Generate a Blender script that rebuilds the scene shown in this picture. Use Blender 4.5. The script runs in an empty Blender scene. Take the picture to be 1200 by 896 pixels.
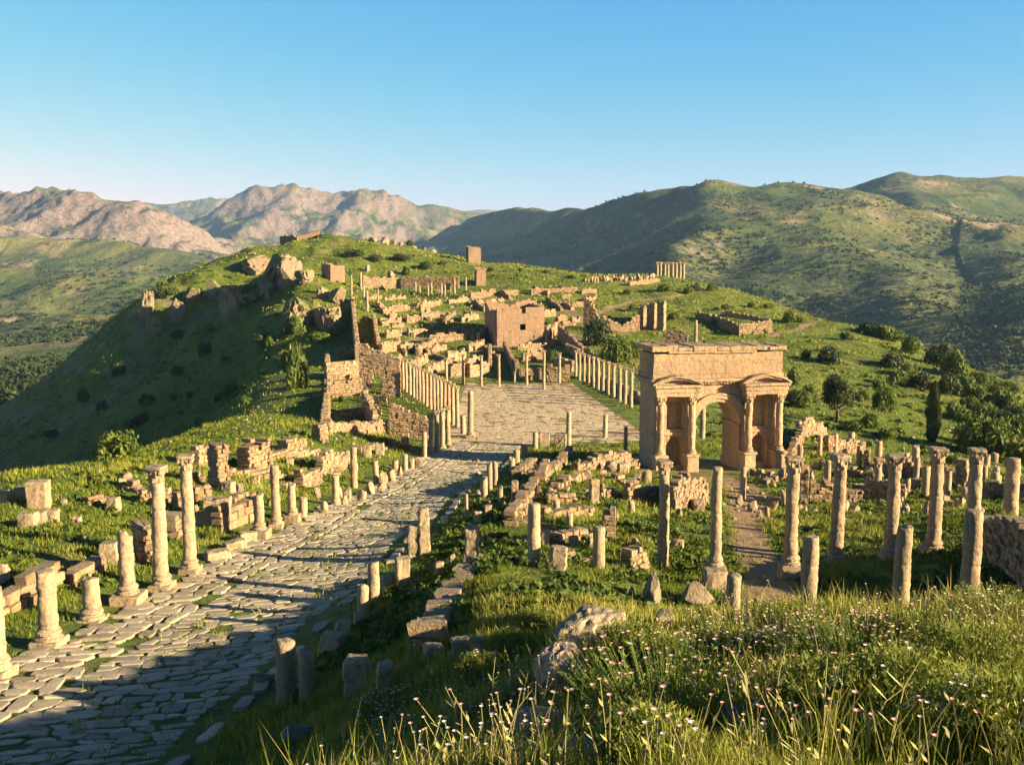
import bpy, bmesh, math, random
import numpy as np
random.seed(7)
RNG = np.random.default_rng(11)
S = bpy.context.scene
C = S.collection

# ------------------------------------------------------------------ camera
F = 1150.0                       # focal length for a 1200 px wide frame
PITCH = math.radians(7.33)
cam = bpy.data.cameras.new('camera')
cam.sensor_width = 36.0
cam.lens = 36.0 * F / 1200.0
cam.clip_start = 0.2
cam.clip_end = 40000
camo = bpy.data.objects.new('camera', cam)
C.objects.link(camo)
camo.rotation_euler = (math.radians(90) - PITCH, 0, 0)
S.camera = camo

# ------------------------------------------------------------------ sky, sun, exposure
SUN_EL = math.radians(17.5)
SUN_AZ = math.radians(-20.0)     # measured from +x; negative = behind the camera
SUN_STRENGTH = 5.0
SKY_STRENGTH = 0.05
sun_dir = np.array([math.cos(SUN_EL) * math.cos(SUN_AZ), math.cos(SUN_EL) * math.sin(SUN_AZ), math.sin(SUN_EL)])
w = bpy.data.worlds.new('World')
S.world = w
w.use_nodes = True
nt = w.node_tree
bg = nt.nodes['Background']
sky = nt.nodes.new('ShaderNodeTexSky')
sky.sky_type = 'NISHITA'
sky.sun_disc = False
sky.sun_elevation = SUN_EL
sky.sun_rotation = math.pi / 2 - SUN_AZ
sky.altitude = 900
sky.air_density = 1.0
sky.dust_density = 0.6
sky.ozone_density = 2.2
# clear mountain air: deepen the blue of the sky away from the horizon
sp = nt.nodes.new('ShaderNodeSeparateColor'); cb = nt.nodes.new('ShaderNodeCombineColor')
nt.links.new(sky.outputs[0], sp.inputs[0])
for ch, (pw, gain) in enumerate(((2.2, 1.62 * 0.1741 ** 2.2 / 0.1741 * 0.83), (0.8, 0.875 * 0.1741 ** 0.8 / 0.1741 * 0.83), (0.12, 0.885 * 0.1741 ** 0.12 / 0.1741 * 0.83))):
    p_ = nt.nodes.new('ShaderNodeMath'); p_.operation = 'POWER'; p_.inputs[1].default_value = pw
    m_ = nt.nodes.new('ShaderNodeMath'); m_.operation = 'MULTIPLY'; m_.inputs[1].default_value = gain
    nt.links.new(sp.outputs[ch], p_.inputs[0]); nt.links.new(p_.outputs[0], m_.inputs[0]); nt.links.new(m_.outputs[0], cb.inputs[ch])
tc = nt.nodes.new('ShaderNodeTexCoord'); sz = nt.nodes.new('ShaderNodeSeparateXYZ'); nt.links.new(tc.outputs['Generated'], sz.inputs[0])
mr = nt.nodes.new('ShaderNodeMapRange'); mr.interpolation_type = 'SMOOTHSTEP'      # upper sky, above the view, dimmed to cut the ambient fill
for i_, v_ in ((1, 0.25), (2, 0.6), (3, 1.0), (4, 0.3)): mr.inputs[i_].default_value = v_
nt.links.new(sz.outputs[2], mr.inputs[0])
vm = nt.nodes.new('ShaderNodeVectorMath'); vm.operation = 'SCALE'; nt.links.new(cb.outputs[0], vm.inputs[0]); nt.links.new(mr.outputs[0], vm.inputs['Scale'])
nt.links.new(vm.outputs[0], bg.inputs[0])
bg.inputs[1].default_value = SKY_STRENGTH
sun = bpy.data.lights.new('sun', 'SUN')
sun.energy = SUN_STRENGTH
sun.angle = math.radians(0.5)
sun.color = (1.0, 0.815, 0.50)
suno = bpy.data.objects.new('sun', sun)
C.objects.link(suno)
from mathutils import Vector, Matrix
suno.rotation_euler = Vector(sun_dir).to_track_quat('Z', 'Y').to_euler()
suno.location = (60, -20, 60)
S.view_settings.view_transform = 'Standard'
S.view_settings.look = 'None'
S.view_settings.gamma = 1
S.view_settings.use_curve_mapping = False
S.view_settings.exposure = 2.02
S.render.engine = 'CYCLES'
S.cycles.use_denoising = True
S.cycles.max_bounces = 6
S.cycles.diffuse_bounces = 2
S.cycles.glossy_bounces = 2
S.cycles.transmission_bounces = 3
S.cycles.volume_bounces = 0
S.cycles.transparent_max_bounces = 8
S.cycles.use_adaptive_sampling = True
S.cycles.adaptive_threshold = 0.02

# ------------------------------------------------------------------ noise
_P = np.random.default_rng(3).permutation(256)
_P = np.concatenate([_P, _P, _P])
_G3 = np.random.default_rng(5).normal(size=(256, 3))
_G3 /= np.linalg.norm(_G3, axis=1)[:, None]
_GA = np.random.default_rng(6).uniform(0, 2 * np.pi, 256)
_G2 = np.stack([np.cos(_GA), np.sin(_GA)], 1)
def _f(t): return t * t * t * (t * (t * 6 - 15) + 10)
def n2(x, y, seed=0):
    x = np.asarray(x, float) + seed * 17.13; y = np.asarray(y, float) + seed * 9.71
    xi = np.floor(x).astype(int); yi = np.floor(y).astype(int)
    xf = x - xi; yf = y - yi
    xi &= 255; yi &= 255
    def g(a, b, dx, dy):
        h = _P[_P[xi + a] + ((yi + b) & 255)] & 255
        return _G2[h, 0] * dx + _G2[h, 1] * dy
    u = _f(xf); v = _f(yf)
    a = g(0, 0, xf, yf) * (1 - u) + g(1, 0, xf - 1, yf) * u
    b = g(0, 1, xf, yf - 1) * (1 - u) + g(1, 1, xf - 1, yf - 1) * u
    return (a * (1 - v) + b * v) * 1.4
def n3(p, seed=0):
    p = np.asarray(p, float) + seed * 13.37
    i = np.floor(p).astype(int); f = p - i; i &= 255
    u = _f(f)
    r = 0
    for a in (0, 1):
        for b in (0, 1):
            for c in (0, 1):
                h = _P[_P[_P[i[:, 0] + a] + ((i[:, 1] + b) & 255)] + ((i[:, 2] + c) & 255)] & 255
                d = f - np.array([a, b, c])
                wgt = (u[:, 0] if a else 1 - u[:, 0]) * (u[:, 1] if b else 1 - u[:, 1]) * (u[:, 2] if c else 1 - u[:, 2])
                r = r + wgt * (_G3[h] * d).sum(1)
    return r * 1.5
def fbm2(x, y, o=4, seed=0, gain=0.5):
    r = 0; a = 1; t = 0
    for k in range(o):
        r = r + a * n2(x * 2 ** k, y * 2 ** k, seed + k); t += a; a *= gain
    return r / t
def ridged(x, y, o=4, seed=0, gain=0.5):
    r = 0; a = 1; t = 0
    for k in range(o):
        r = r + a * (1 - 2 * np.abs(n2(x * 2 ** k, y * 2 ** k, seed + k))); t += a; a *= gain
    return r / t
def sstep(a, b, x):
    t = np.clip((x - a) / (b - a), 0, 1); return t * t * (3 - 2 * t)

# ------------------------------------------------------------------ pixel <-> world (only to measure the photo)
cT, sT = math.cos(PITCH), math.sin(PITCH)
def ray(u, v):
    dx = (u - 600) / F; cv = -(v - 448) / F
    return np.array([dx, cT + cv * sT, -sT + cv * cT])
def P(u, v, y):
    d = ray(u, v); return d * (y / d[1])
def proj(p):
    x, y, z = p
    dz = y * cT - z * sT
    return 600 + F * x / dz, 448 - F * (y * sT + z * cT) / dz

# ------------------------------------------------------------------ near terrain (the spur the town stands on)
def road_x(y): return -10.2 + 0.111 * (y - 32)
def road_z(y): return -13 - 0.107 * (np.clip(y, -60, 114) - 30)
ctl = []
for y in (-40, -15, 5, 15, 22, 30, 40, 55, 70, 85, 100, 112):
    for o in (-6.5, -3, 0, 2.8):
        ctl.append((road_x(y) + o, y, road_z(y)))
for x in (-9, 0, 10, 18):
    for y in (120, 135, 150, 165):
        ctl.append((x, y, -22))
px = [
 # left meadow and its edge
 (0, 560, 61), (60, 550, 66), (130, 537, 73), (210, 515, 85), (290, 488, 103), (20, 600, 52), (120, 600, 54), (60, 650, 43), (250, 590, 58), (330, 530, 82), (400, 510, 95),
 # hollow left of the town, west flank in shade
 (300, 470, 190), (250, 485, 215), (200, 430, 285), (100, 500, 270), (0, 550, 240), (0, 480, 320), (100, 430, 305), (150, 470, 270), (50, 520, 255),
 (150, 387, 305), (190, 347, 320), (250, 327, 330), (285, 305, 345), (330, 292, 390), (300, 400, 275), (380, 430, 170),
 # upper town
 (410, 500, 122), (440, 470, 140), (400, 400, 225), (470, 400, 226), (540, 400, 228), (600, 402, 228), (520, 430, 190), (640, 405, 225), (600, 445, 178), (700, 420, 200), (760, 440, 175),
 (500, 352, 298), (430, 350, 300), (395, 345, 300), (340, 370, 270), (320, 340, 315), (560, 345, 305), (640, 360, 280), (490, 335, 322), (560, 318, 345), (550, 306, 380), (450, 288, 400), (400, 285, 405), (350, 291, 400),
 (620, 312, 378), (700, 323, 372), (785, 325, 365), (720, 370, 262), (780, 385, 240), (860, 392, 235), (870, 346, 330), (830, 360, 290), (720, 345, 310),
 # right flank
 (960, 376, 262), (1010, 388, 250), (1060, 411, 232), (1130, 442, 212), (1200, 470, 195), (950, 430, 200), (1000, 450, 182), (1000, 490, 145), (983, 492, 142), (1092, 545, 118), (1180, 525, 140), (1100, 490, 165), (920, 480, 150), (1200, 560, 110), (1150, 480, 178),
 # forum around the arch and south field
 (750, 545, 90), (840, 552, 89), (920, 545, 91), (650, 555, 76), (700, 535, 94), (870, 583, 73), (960, 560, 83), (1060, 560, 82), (1180, 550, 85), (690, 600, 56), (620, 600, 53.5), (572, 600, 52), (595, 560, 68), (880, 610, 62), (1000, 610, 62),
 (555, 665, 37.5), (625, 662, 37), (700, 666, 38), (775, 660, 43), (838, 675, 42), (925, 672, 41), (980, 657, 45), (1093, 650, 45), (1185, 606, 51), (1150, 610, 51),
 # bank that carries the viewpoint
 (640, 700, 26), (580, 700, 28.5), (520, 720, 28.5), (500, 752, 25.5), (690, 740, 19.5), (690, 800, 13), (690, 896, 7.5), (560, 896, 10.5), (450, 896, 14.5), (350, 896, 19.5), (450, 800, 22.5), (560, 780, 18.5), (400, 850, 20.5),
 (1000, 896, 6.5), (1200, 896, 6.3), (860, 896, 6.6), (1000, 800, 10.5), (1200, 790, 10.5), (1000, 748, 15.5), (1200, 714, 16.5), (1100, 730, 16), (860, 728, 18.5), (800, 780, 13), (780, 725, 22),
 (335, 820, 26), (400, 760, 28.5), (450, 720, 33), (470, 690, 36.5),
]
for u, v, y in px: ctl.append(tuple(P(u, v, y)))
ctl += [(8.5, 32, -12.9), (12, 31, -12.9), (15.5, 30, -12.7), (13.5, 37, -13.3), (18, 37, -13.3), (10, 25, -10.8), (14, 24, -10.0), (6.5, 26, -10.8),
        (28, 33, -7.6), (33, 34, -6.8), (24, 26.5, -9.3), (19.5, 27.5, -11.2), (31, 25.5, -7.0), (40, 40, -9), (30, 42, -11.5), (30, 48, -14.5), (24, 20, -7.0), (20, 10, -3.6), (0, 0, -2.0), (3, 3, -2.4), (-3, 2, -2.9), (-8, 8, -7.0), (20, -5, -2.3), (40, -15, -2.0), (0, -20, -1.0), (-10, -20, -3.0), (60, 30, -8), (60, 60, -16), (90, 90, -30), (60, 100, -27),
        (-40, 20, -16), (-45, 40, -20), (-60, 60, -32), (-50, 90, -30), (-75, 110, -42), (-50, 125, -29), (-60, 150, -37), (-75, 200, -43), (-40, 150, -22), (-44, 170, -21.5), (-48, 200, -20.5), (-54, 230, -16.6), (-58, 260, -12.6), (-66, 290, -5.6), (-76, 297, -7.5), (-60, 274, -8.6), (-52, 271, -10.2), (-72, 310, -3.2), (-90, 290, -23), (-82, 260, -24.5), (-100, 310, -19.5), (-60, -20, -20), (-130, 60, -55), (-130, 140, -58), (-170, 220, -62), (-220, 320, -70), (-95, 170, -50),
        (-200, 420, -70), (-130, 420, -30), (-60, 470, -18), (0, 470, -25), (80, 450, -35), (140, 420, -50), (160, 330, -50), (170, 240, -55), (160, 170, -52), (150, 100, -50), (120, 30, -25), (100, -30, -8),
        (-300, 200, -80), (-300, 500, -90), (0, 620, -80), (250, 500, -95), (260, 250, -90), (250, 60, -60), (-250, 0, -60), (-200, -100, -40), (150, -120, -10), (0, -120, 0), (-90, 620, -70), (130, 600, -90)]
ctl = np.array(ctl)
_XY = ctl[:, :2] / 100.0
def _tps(d2): return np.where(d2 > 1e-12, d2 * np.log(np.maximum(d2, 1e-12)), 0)
def _solve():
    n = len(_XY)
    d2 = ((_XY[:, None] - _XY[None]) ** 2).sum(-1)
    K = _tps(d2) + np.eye(n) * 2e-4
    A = np.zeros((n + 3, n + 3)); A[:n, :n] = K
    A[:n, n] = 1; A[:n, n + 1:] = _XY; A[n, :n] = 1; A[n + 1:, :n] = _XY.T
    return np.linalg.solve(A, np.concatenate([ctl[:, 2], np.zeros(3)]))
_W = _solve()
def near_base(x, y):
    sh = np.shape(x); q = np.stack([np.ravel(x), np.ravel(y)], 1) / 100.0
    out = np.empty(len(q))
    for i in range(0, len(q), 20000):
        b = q[i:i + 20000]
        d2 = ((b[:, None] - _XY[None]) ** 2).sum(-1)
        out[i:i + 20000] = _tps(d2) @ _W[:-3] + _W[-3] + b @ _W[-2:]
    return out.reshape(sh)
def flat_mask(x, y):
    """1 where paving lies (no bumps there)."""
    t = np.abs(x - road_x(y) + 1.6)
    m = (1 - sstep(4.8, 7.0, t)) * (1 - sstep(112, 118, y))
    p = sstep(-14, -10, x) * (1 - sstep(20, 24, x)) * sstep(108, 114, y) * (1 - sstep(172, 178, y))
    a = sstep(8, 11, x) * (1 - sstep(26, 29, x)) * sstep(83, 86, y) * (1 - sstep(97, 100, y))
    return np.clip(m + p + a, 0, 1)
def H(x, y):
    x = np.asarray(x, float); y = np.asarray(y, float)
    r = np.hypot(x, y)
    z = near_base(x, y)
    k = 1 - flat_mask(x, y)
    amp = sstep(3, 60, r)
    bank = sstep(5, 9, r) * (1 - sstep(20, 27, r)) * (y > 0)
    z = z + k * bank * 0.42 * fbm2(x / 2.6, y / 2.6, 2, 17)
    z = z + k * (0.10 * fbm2(x / 2.2, y / 2.2, 2, 1) + 0.25 * amp * fbm2(x / 7, y / 7, 3, 4))
    up = sstep(130, 240, r)
    z = z + k * up * (1.6 * fbm2(x / 26, y / 26, 4, 9) + 0.5 * fbm2(x / 8, y / 8, 2, 12))
    fl = sstep(150, 200, y) * (1 - sstep(-62, -44, x))
    z = z + fl * (2.2 * fbm2(x / 17, y / 17, 3, 23) + 0.9 * fbm2(x / 5, y / 5, 2, 27))
    # crags on the west rim
    rim = sstep(220, 280, y) * (1 - sstep(-70, -40, x)) * sstep(-170, -120, x)
    z = z + rim * 3.5 * np.abs(fbm2(x / 18, y / 18, 3, 21))
    return z
_T = np.concatenate([np.linspace(1.5, 40, 500), np.geomspace(40.2, 560, 1100)])
def ground(u, v):
    """where the sight line of a photo pixel meets the terrain"""
    d = ray(u, v); p = d[None] * (_T / d[1])[:, None]
    s = p[:, 2] - H(p[:, 0], p[:, 1])
    i = np.where(s < 0)[0]
    if len(i) == 0: return P(u, v, 400)
    i = i[0]
    if i == 0: return p[0]
    a = s[i - 1] / (s[i - 1] - s[i])
    return p[i - 1] * (1 - a) + p[i] * a
def on(x, y): return np.array([x, y, float(H(np.array([x]), np.array([y]))[0])])
def at(u, y):
    """ground point in the vertical plane of photo column u, at distance y"""
    x = (u - 600) / F * y
    for _ in range(4):
        z = float(H(np.array([x]), np.array([y]))[0])
        x = (u - 600) / F * (y * cT - z * sT)
    return np.array([x, y, z])
def height_to(p, v):
    """height of a vertical thing at p whose top is seen at photo row v"""
    x, y, z = p; k = (448 - v) / F
    zz = (k * y * cT - y * sT) / (cT + k * sT)
    return zz - z

# ------------------------------------------------------------------ mesh + object helpers
def mesh(name, V, Fc, mats=(), smooth=False, fm=None):
    me = bpy.data.meshes.new(name)
    V = np.asarray(V, np.float32).reshape(-1, 3)
    if isinstance(Fc, np.ndarray) and Fc.ndim == 2:
        n, k = Fc.shape
        me.vertices.add(len(V)); me.vertices.foreach_set('co', V.ravel())
        me.loops.add(n * k); me.loops.foreach_set('vertex_index', Fc.astype(np.int32).ravel())
        me.polygons.add(n); me.polygons.foreach_set('loop_start', np.arange(0, n * k, k, dtype=np.int32))
        me.update(calc_edges=True)
    else:
        me.from_pydata([tuple(map(float, q)) for q in V], [], [tuple(map(int, f)) for f in Fc])
    for m in mats: me.materials.append(m)
    if fm is not None: me.polygons.foreach_set('material_index', np.asarray(fm, np.int32))
    if smooth: me.polygons.foreach_set('use_smooth', np.ones(len(me.polygons), bool))
    me.update()
    return me
def attr(me, name, val):
    a = me.attributes.new(name, 'FLOAT', 'POINT'); a.data.foreach_set('value', np.asarray(val, np.float32))
def link(name, me, parent=None, loc=None, rotz=0):
    o = bpy.data.objects.new(name, me); C.objects.link(o)
    if parent is not None: o.parent = parent
    if loc is not None: o.location = tuple(float(q) for q in loc)
    if rotz: o.rotation_euler = (0, 0, rotz)
    return o
def tag(o, label, cat, group=None):
    o['label'] = label; o['category'] = cat; o['kind'] = 'thing'
    if group: o['group'] = group
    return o
def kind(o, k): o['kind'] = k; return o
def grid_faces(nr, nc):
    i = np.arange((nr - 1) * (nc - 1)); r = i // (nc - 1); c = i % (nc - 1); a = r * nc + c
    return np.stack([a, a + 1, a + nc + 1, a + nc], 1)

# ------------------------------------------------------------------ materials
class NT:
    def __init__(s, name):
        s.m = bpy.data.materials.new(name); s.m.use_nodes = True
        s.t = s.m.node_tree; s.b = s.t.nodes['Principled BSDF']; s.b.inputs['Specular IOR Level'].default_value = 0.25
    def n(s, typ, **kw):
        o = s.t.nodes.new('ShaderNode' + typ)
        for k, v in kw.items():
            if k in o.inputs.keys(): s.set(o, k, v)
            else: setattr(o, k, v)
        return o
    def set(s, node, k, v):
        i = node.inputs[k]
        if hasattr(v, 'node') or hasattr(v, 'is_output'): s.t.links.new(v, i)
        else: i.default_value = v
    def L(s, a, b): s.t.links.new(a, b)
    def coord(s, scale=(1, 1, 1), obj=True):
        t = s.n('TexCoord'); mp = s.n('Mapping'); mp.inputs['Scale'].default_value = scale
        s.L(t.outputs['Object'], mp.inputs['Vector']); return mp.outputs[0]
    def noise(s, vec, scale, detail=4, rough=0.55, dist=0):
        o = s.n('TexNoise'); o.inputs['Scale'].default_value = scale; o.inputs['Detail'].default_value = detail
        o.inputs['Roughness'].default_value = rough; o.inputs['Distortion'].default_value = dist
        s.L(vec, o.inputs['Vector']); return o.outputs['Fac']
    def ramp(s, fac, stops):
        o = s.n('ValToRGB'); e = o.color_ramp.elements
        while len(e) < len(stops): e.new(0.5)
        for q, (p, c) in zip(e, stops):
            q.position = p; q.color = (*c, 1) if len(c) == 3 else c
        s.L(fac, o.inputs[0]); return o.outputs[0]
    def step(s, fac, a, b):
        o = s.n('MapRange'); o.inputs[1].default_value = a; o.inputs[2].default_value = b
        s.L(fac, o.inputs[0]); return o.outputs[0]
    def mix(s, fac, a, b, mode='MIX'):
        o = s.n('Mix', data_type='RGBA', blend_type=mode)
        for i, v in ((0, fac), (6, a), (7, b)):
            if hasattr(v, 'is_output'): s.L(v, o.inputs[i])
            else: o.inputs[i].default_value = v if i == 0 else (*v, 1)
        return o.outputs[2]
    def math(s, op, a, b=0.5):
        o = s.n('Math', operation=op)
        for i, v in ((0, a), (1, b)):
            if hasattr(v, 'is_output'): s.L(v, o.inputs[i])
            else: o.inputs[i].default_value = v
        return o.outputs[0]
    def attr(s, name):
        o = s.n('Attribute'); o.attribute_name = name; return o.outputs['Fac']
    def rand(s):
        return s.n('ObjectInfo').outputs['Random']
    def bump(s, h, dist=0.02, strength=1.0, normal=None):
        o = s.n('Bump'); o.inputs['Distance'].default_value = dist; o.inputs['Strength'].default_value = strength
        s.L(h, o.inputs['Height'])
        if normal is not None: s.L(normal, o.inputs['Normal'])
        return o.outputs[0]
    def out(s, col=None, rough=0.9, normal=None):
        if col is not None:
            if hasattr(col, 'is_output'): s.L(col, s.b.inputs['Base Color'])
            else: s.b.inputs['Base Color'].default_value = (*col, 1)
        s.b.inputs['Roughness'].default_value = rough
        if normal is not None: s.L(normal, s.b.inputs['Normal'])
        return s.m

def stone_mat(name, lo, hi, stain=(0.09, 0.075, 0.055), lichen=(0.42, 0.24, 0.07), lich=0.64, grain=1.0, courses=None, rubble=None, dark=0.72, moss=False, tinted=False):
    k = NT(name); t = k.coord(); r = k.rand()
    add = k.n('VectorMath', operation='ADD'); k.L(t, add.inputs[0])
    cmb = k.n('CombineXYZ'); k.L(k.math('MULTIPLY', r, 37.0), cmb.inputs[0]); k.L(k.math('MULTIPLY', r, 91.0), cmb.inputs[1])
    k.L(cmb.outputs[0], add.inputs[1]); v = add.outputs[0]
    a = k.noise(v, 0.9 * grain, 6, 0.62); b = k.noise(v, 5.0 * grain, 5, 0.6); c = k.noise(v, 22 * grain, 3, 0.6)
    col = k.mix(k.step(a, 0.3, 0.7), lo, hi)
    col = k.mix(k.math('MULTIPLY', k.step(b, 0.5, 0.66), dark), col, stain)
    col = k.mix(k.math('MULTIPLY', k.step(k.noise(v, 2.3 * grain, 4, 0.7), lich, lich + 0.08), 0.6), col, lichen)
    col = k.mix(k.math('MULTIPLY', k.step(k.noise(v, 7.1 * grain, 3, 0.7), 0.62, 0.7), 0.5), col, (0.30, 0.28, 0.24))
    col = k.mix(0.3, col, k.ramp(r, [(0, (0.28, 0.19, 0.12)), (0.5, (0.40, 0.285, 0.18)), (1, (0.46, 0.36, 0.25))]), 'MIX')
    if tinted: col = k.mix(0.9, col, k.ramp(k.attr('tint'), [(0, (0.55, 0.50, 0.45)), (0.5, (0.9, 0.86, 0.80)), (1, (1.12, 1.05, 0.96))]), 'MULTIPLY')
    h = k.math('ADD', k.math('MULTIPLY', b, 0.8), k.math('MULTIPLY', c, 0.35))
    if courses:
        geo = k.n('NewGeometry'); tc = k.n('TexCoord')
        sep = k.n('SeparateXYZ'); k.L(tc.outputs['Object'], sep.inputs[0])
        cm = k.n('CombineXYZ'); k.L(k.math('ADD', sep.outputs[0], sep.outputs[1]), cm.inputs[0]); k.L(sep.outputs[2], cm.inputs[1])
        wob = k.n('VectorMath', operation='MULTIPLY_ADD'); wn = k.n('TexNoise'); wn.inputs['Scale'].default_value = 1.0
        k.L(tc.outputs['Object'], wn.inputs['Vector']); k.L(wn.outputs['Color'], wob.inputs[0]); wob.inputs[1].default_value = (0.12, 0.12, 0.12); k.L(cm.outputs[0], wob.inputs[2])
        br = k.n('TexBrick'); k.L(wob.outputs[0], br.inputs['Vector'])
        br.inputs['Scale'].default_value = 1.0; br.inputs['Brick Width'].default_value = courses[0]; br.inputs['Row Height'].default_value = courses[1]
        br.inputs['Mortar Size'].default_value = courses[2]; br.inputs['Mortar Smooth'].default_value = 0.5
        br.inputs['Color1'].default_value = (0.75, 0.75, 0.75, 1); br.inputs['Color2'].default_value = (1.15, 1.1, 1.05, 1); br.inputs['Mortar'].default_value = (0.5, 0.47, 0.42, 1)
        col = k.mix(0.8, col, br.outputs['Color'], 'MULTIPLY')
        h = k.math('SUBTRACT', h, k.math('MULTIPLY', br.outputs['Fac'], 1.2))
    if rubble:
        tc = k.n('TexCoord'); sep = k.n('SeparateXYZ'); k.L(tc.outputs['Object'], sep.inputs[0])
        cm = k.n('CombineXYZ'); k.L(k.math('MULTIPLY', sep.outputs[0], 1 / rubble[0]), cm.inputs[0]); k.L(k.math('MULTIPLY', sep.outputs[1], 1 / rubble[0]), cm.inputs[1]); k.L(k.math('MULTIPLY', sep.outputs[2], 1 / rubble[1]), cm.inputs[2])
        wob = k.n('VectorMath', operation='MULTIPLY_ADD'); wn = k.n('TexNoise'); wn.inputs['Scale'].default_value = 1.6
        k.L(tc.outputs['Object'], wn.inputs['Vector']); k.L(wn.outputs['Color'], wob.inputs[0]); wob.inputs[1].default_value = (0.5, 0.5, 0.5); k.L(cm.outputs[0], wob.inputs[2])
        vo = k.n('TexVoronoi', feature='DISTANCE_TO_EDGE'); k.L(wob.outputs[0], vo.inputs['Vector']); vo.inputs['Scale'].default_value = 1.0; vo.inputs['Randomness'].default_value = 0.8
        vc = k.n('TexVoronoi', feature='F1'); k.L(wob.outputs[0], vc.inputs['Vector']); vc.inputs['Scale'].default_value = 1.0; vc.inputs['Randomness'].default_value = 0.8
        sp = k.n('SeparateColor'); k.L(vc.outputs['Color'], sp.inputs[0])
        col = k.mix(0.85, col, k.ramp(sp.outputs[0], [(0, (0.62, 0.60, 0.58)), (0.5, (1.0, 0.98, 0.95)), (1, (1.22, 1.16, 1.08))]), 'MULTIPLY')
        gap = k.step(vo.outputs['Distance'], 0.0, 0.09)
        col = k.mix(gap, (0.10, 0.075, 0.05), col)
        h = k.math('ADD', k.math('MULTIPLY', h, 0.6), k.math('MULTIPLY', k.step(vo.outputs['Distance'], 0.0, 0.22), 1.5))
    sk = k.n('Mapping'); sk.inputs['Scale'].default_value = (2.2, 2.2, 0.25); k.L(v, sk.inputs['Vector'])
    col = k.mix(k.math('MULTIPLY', k.step(k.noise(sk.outputs[0], grain, 5, 0.7), 0.54, 0.72), 0.6 if dark > 0.62 else 0.45), col, (0.13, 0.105, 0.08))
    gt = k.n('NewGeometry'); st = k.n('SeparateXYZ'); k.L(gt.outputs['Normal'], st.inputs[0])
    col = k.mix(k.math('MULTIPLY', k.step(k.math('ADD', st.outputs[2], k.math('MULTIPLY', b, 0.9)), 1.0, 1.4), 0.6), col, (0.15, 0.135, 0.10))
    col = k.mix(k.math('MULTIPLY', k.step(k.noise(v, 0.45 * grain, 3, 0.6), 0.48, 0.66), 0.5), col, (0.20, 0.165, 0.12))
    if moss:
        geo = k.n('NewGeometry'); sg = k.n('SeparateXYZ'); k.L(geo.outputs['Normal'], sg.inputs[0])
        col = k.mix(k.math('MULTIPLY', k.step(k.math('ADD', sg.outputs[2], k.math('MULTIPLY', a, 0.8)), 0.78, 1.0), 0.9), col, (0.10, 0.13, 0.02))
    return k.out(col, 0.92, k.bump(h, 0.10 / grain, 1.0))
M = {}
M['column'] = stone_mat('weathered_column_stone', (0.28, 0.195, 0.115), (0.48, 0.345, 0.205), grain=1.4, dark=0.78)
M['block'] = stone_mat('weathered_block_stone', (0.28, 0.20, 0.115), (0.47, 0.34, 0.205), grain=1.2, dark=0.8)
M['wall'] = stone_mat('rubble_wall_stone', (0.25, 0.165, 0.09), (0.42, 0.29, 0.165), dark=0.8, grain=1.1, tinted=True)
M['masonry'] = stone_mat('coursed_wall_stone', (0.29, 0.195, 0.12), (0.46, 0.325, 0.205), courses=(0.6, 0.33, 0.03), dark=0.7)
M['ashlar'] = stone_mat('ashlar_stone', (0.40, 0.26, 0.14), (0.52, 0.35, 0.195), lich=0.70, grain=0.6, courses=(2.6, 1.16, 0.007), dark=0.5)
M['arch'] = stone_mat('carved_arch_stone', (0.40, 0.26, 0.14), (0.52, 0.35, 0.195), lich=0.72, grain=0.7, dark=0.6)
M['brick'] = stone_mat('reddish_masonry', (0.36, 0.225, 0.14), (0.48, 0.31, 0.20), lich=0.74, grain=0.7, courses=(0.5, 0.28, 0.02), dark=0.5)
M['rock'] = stone_mat('rough_rock', (0.13, 0.10, 0.07), (0.30, 0.22, 0.145), grain=0.8, lich=0.58, dark=0.85)
M['crag'] = stone_mat('crag_rock', (0.13, 0.10, 0.065), (0.31, 0.22, 0.14), stain=(0.07, 0.065, 0.035), grain=0.16, lich=0.66, moss=True)

def foliage_mat(name, cols, transl=0.25, rough=0.7):
    k = NT(name); a = k.attr('tint')
    col = k.ramp(a, [(i / (len(cols) - 1), c) for i, c in enumerate(cols)])
    m = k.out(col, rough)
    tr = k.n('BsdfTranslucent'); k.L(col, tr.inputs[0]); mx = k.n('MixShader'); mx.inputs[0].default_value = transl
    k.L(k.b.outputs[0], mx.inputs[1]); k.L(tr.outputs[0], mx.inputs[2]); k.L(mx.outputs[0], k.t.nodes['Material Output'].inputs[0])
    return m
M['grass'] = foliage_mat('grass_blades', [(0.035, 0.06, 0.008), (0.115, 0.16, 0.014), (0.23, 0.245, 0.026), (0.42, 0.35, 0.10)], 0.3)
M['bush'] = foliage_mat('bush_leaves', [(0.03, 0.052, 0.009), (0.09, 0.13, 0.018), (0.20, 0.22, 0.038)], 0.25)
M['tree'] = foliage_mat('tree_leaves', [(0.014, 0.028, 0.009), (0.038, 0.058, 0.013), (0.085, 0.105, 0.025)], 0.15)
M['weed'] = foliage_mat('weed_leaves', [(0.04, 0.075, 0.012), (0.14, 0.18, 0.022), (0.32, 0.31, 0.08)], 0.3)
M['bark'] = NT('bark').out((0.10, 0.07, 0.045), 0.95)

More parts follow.
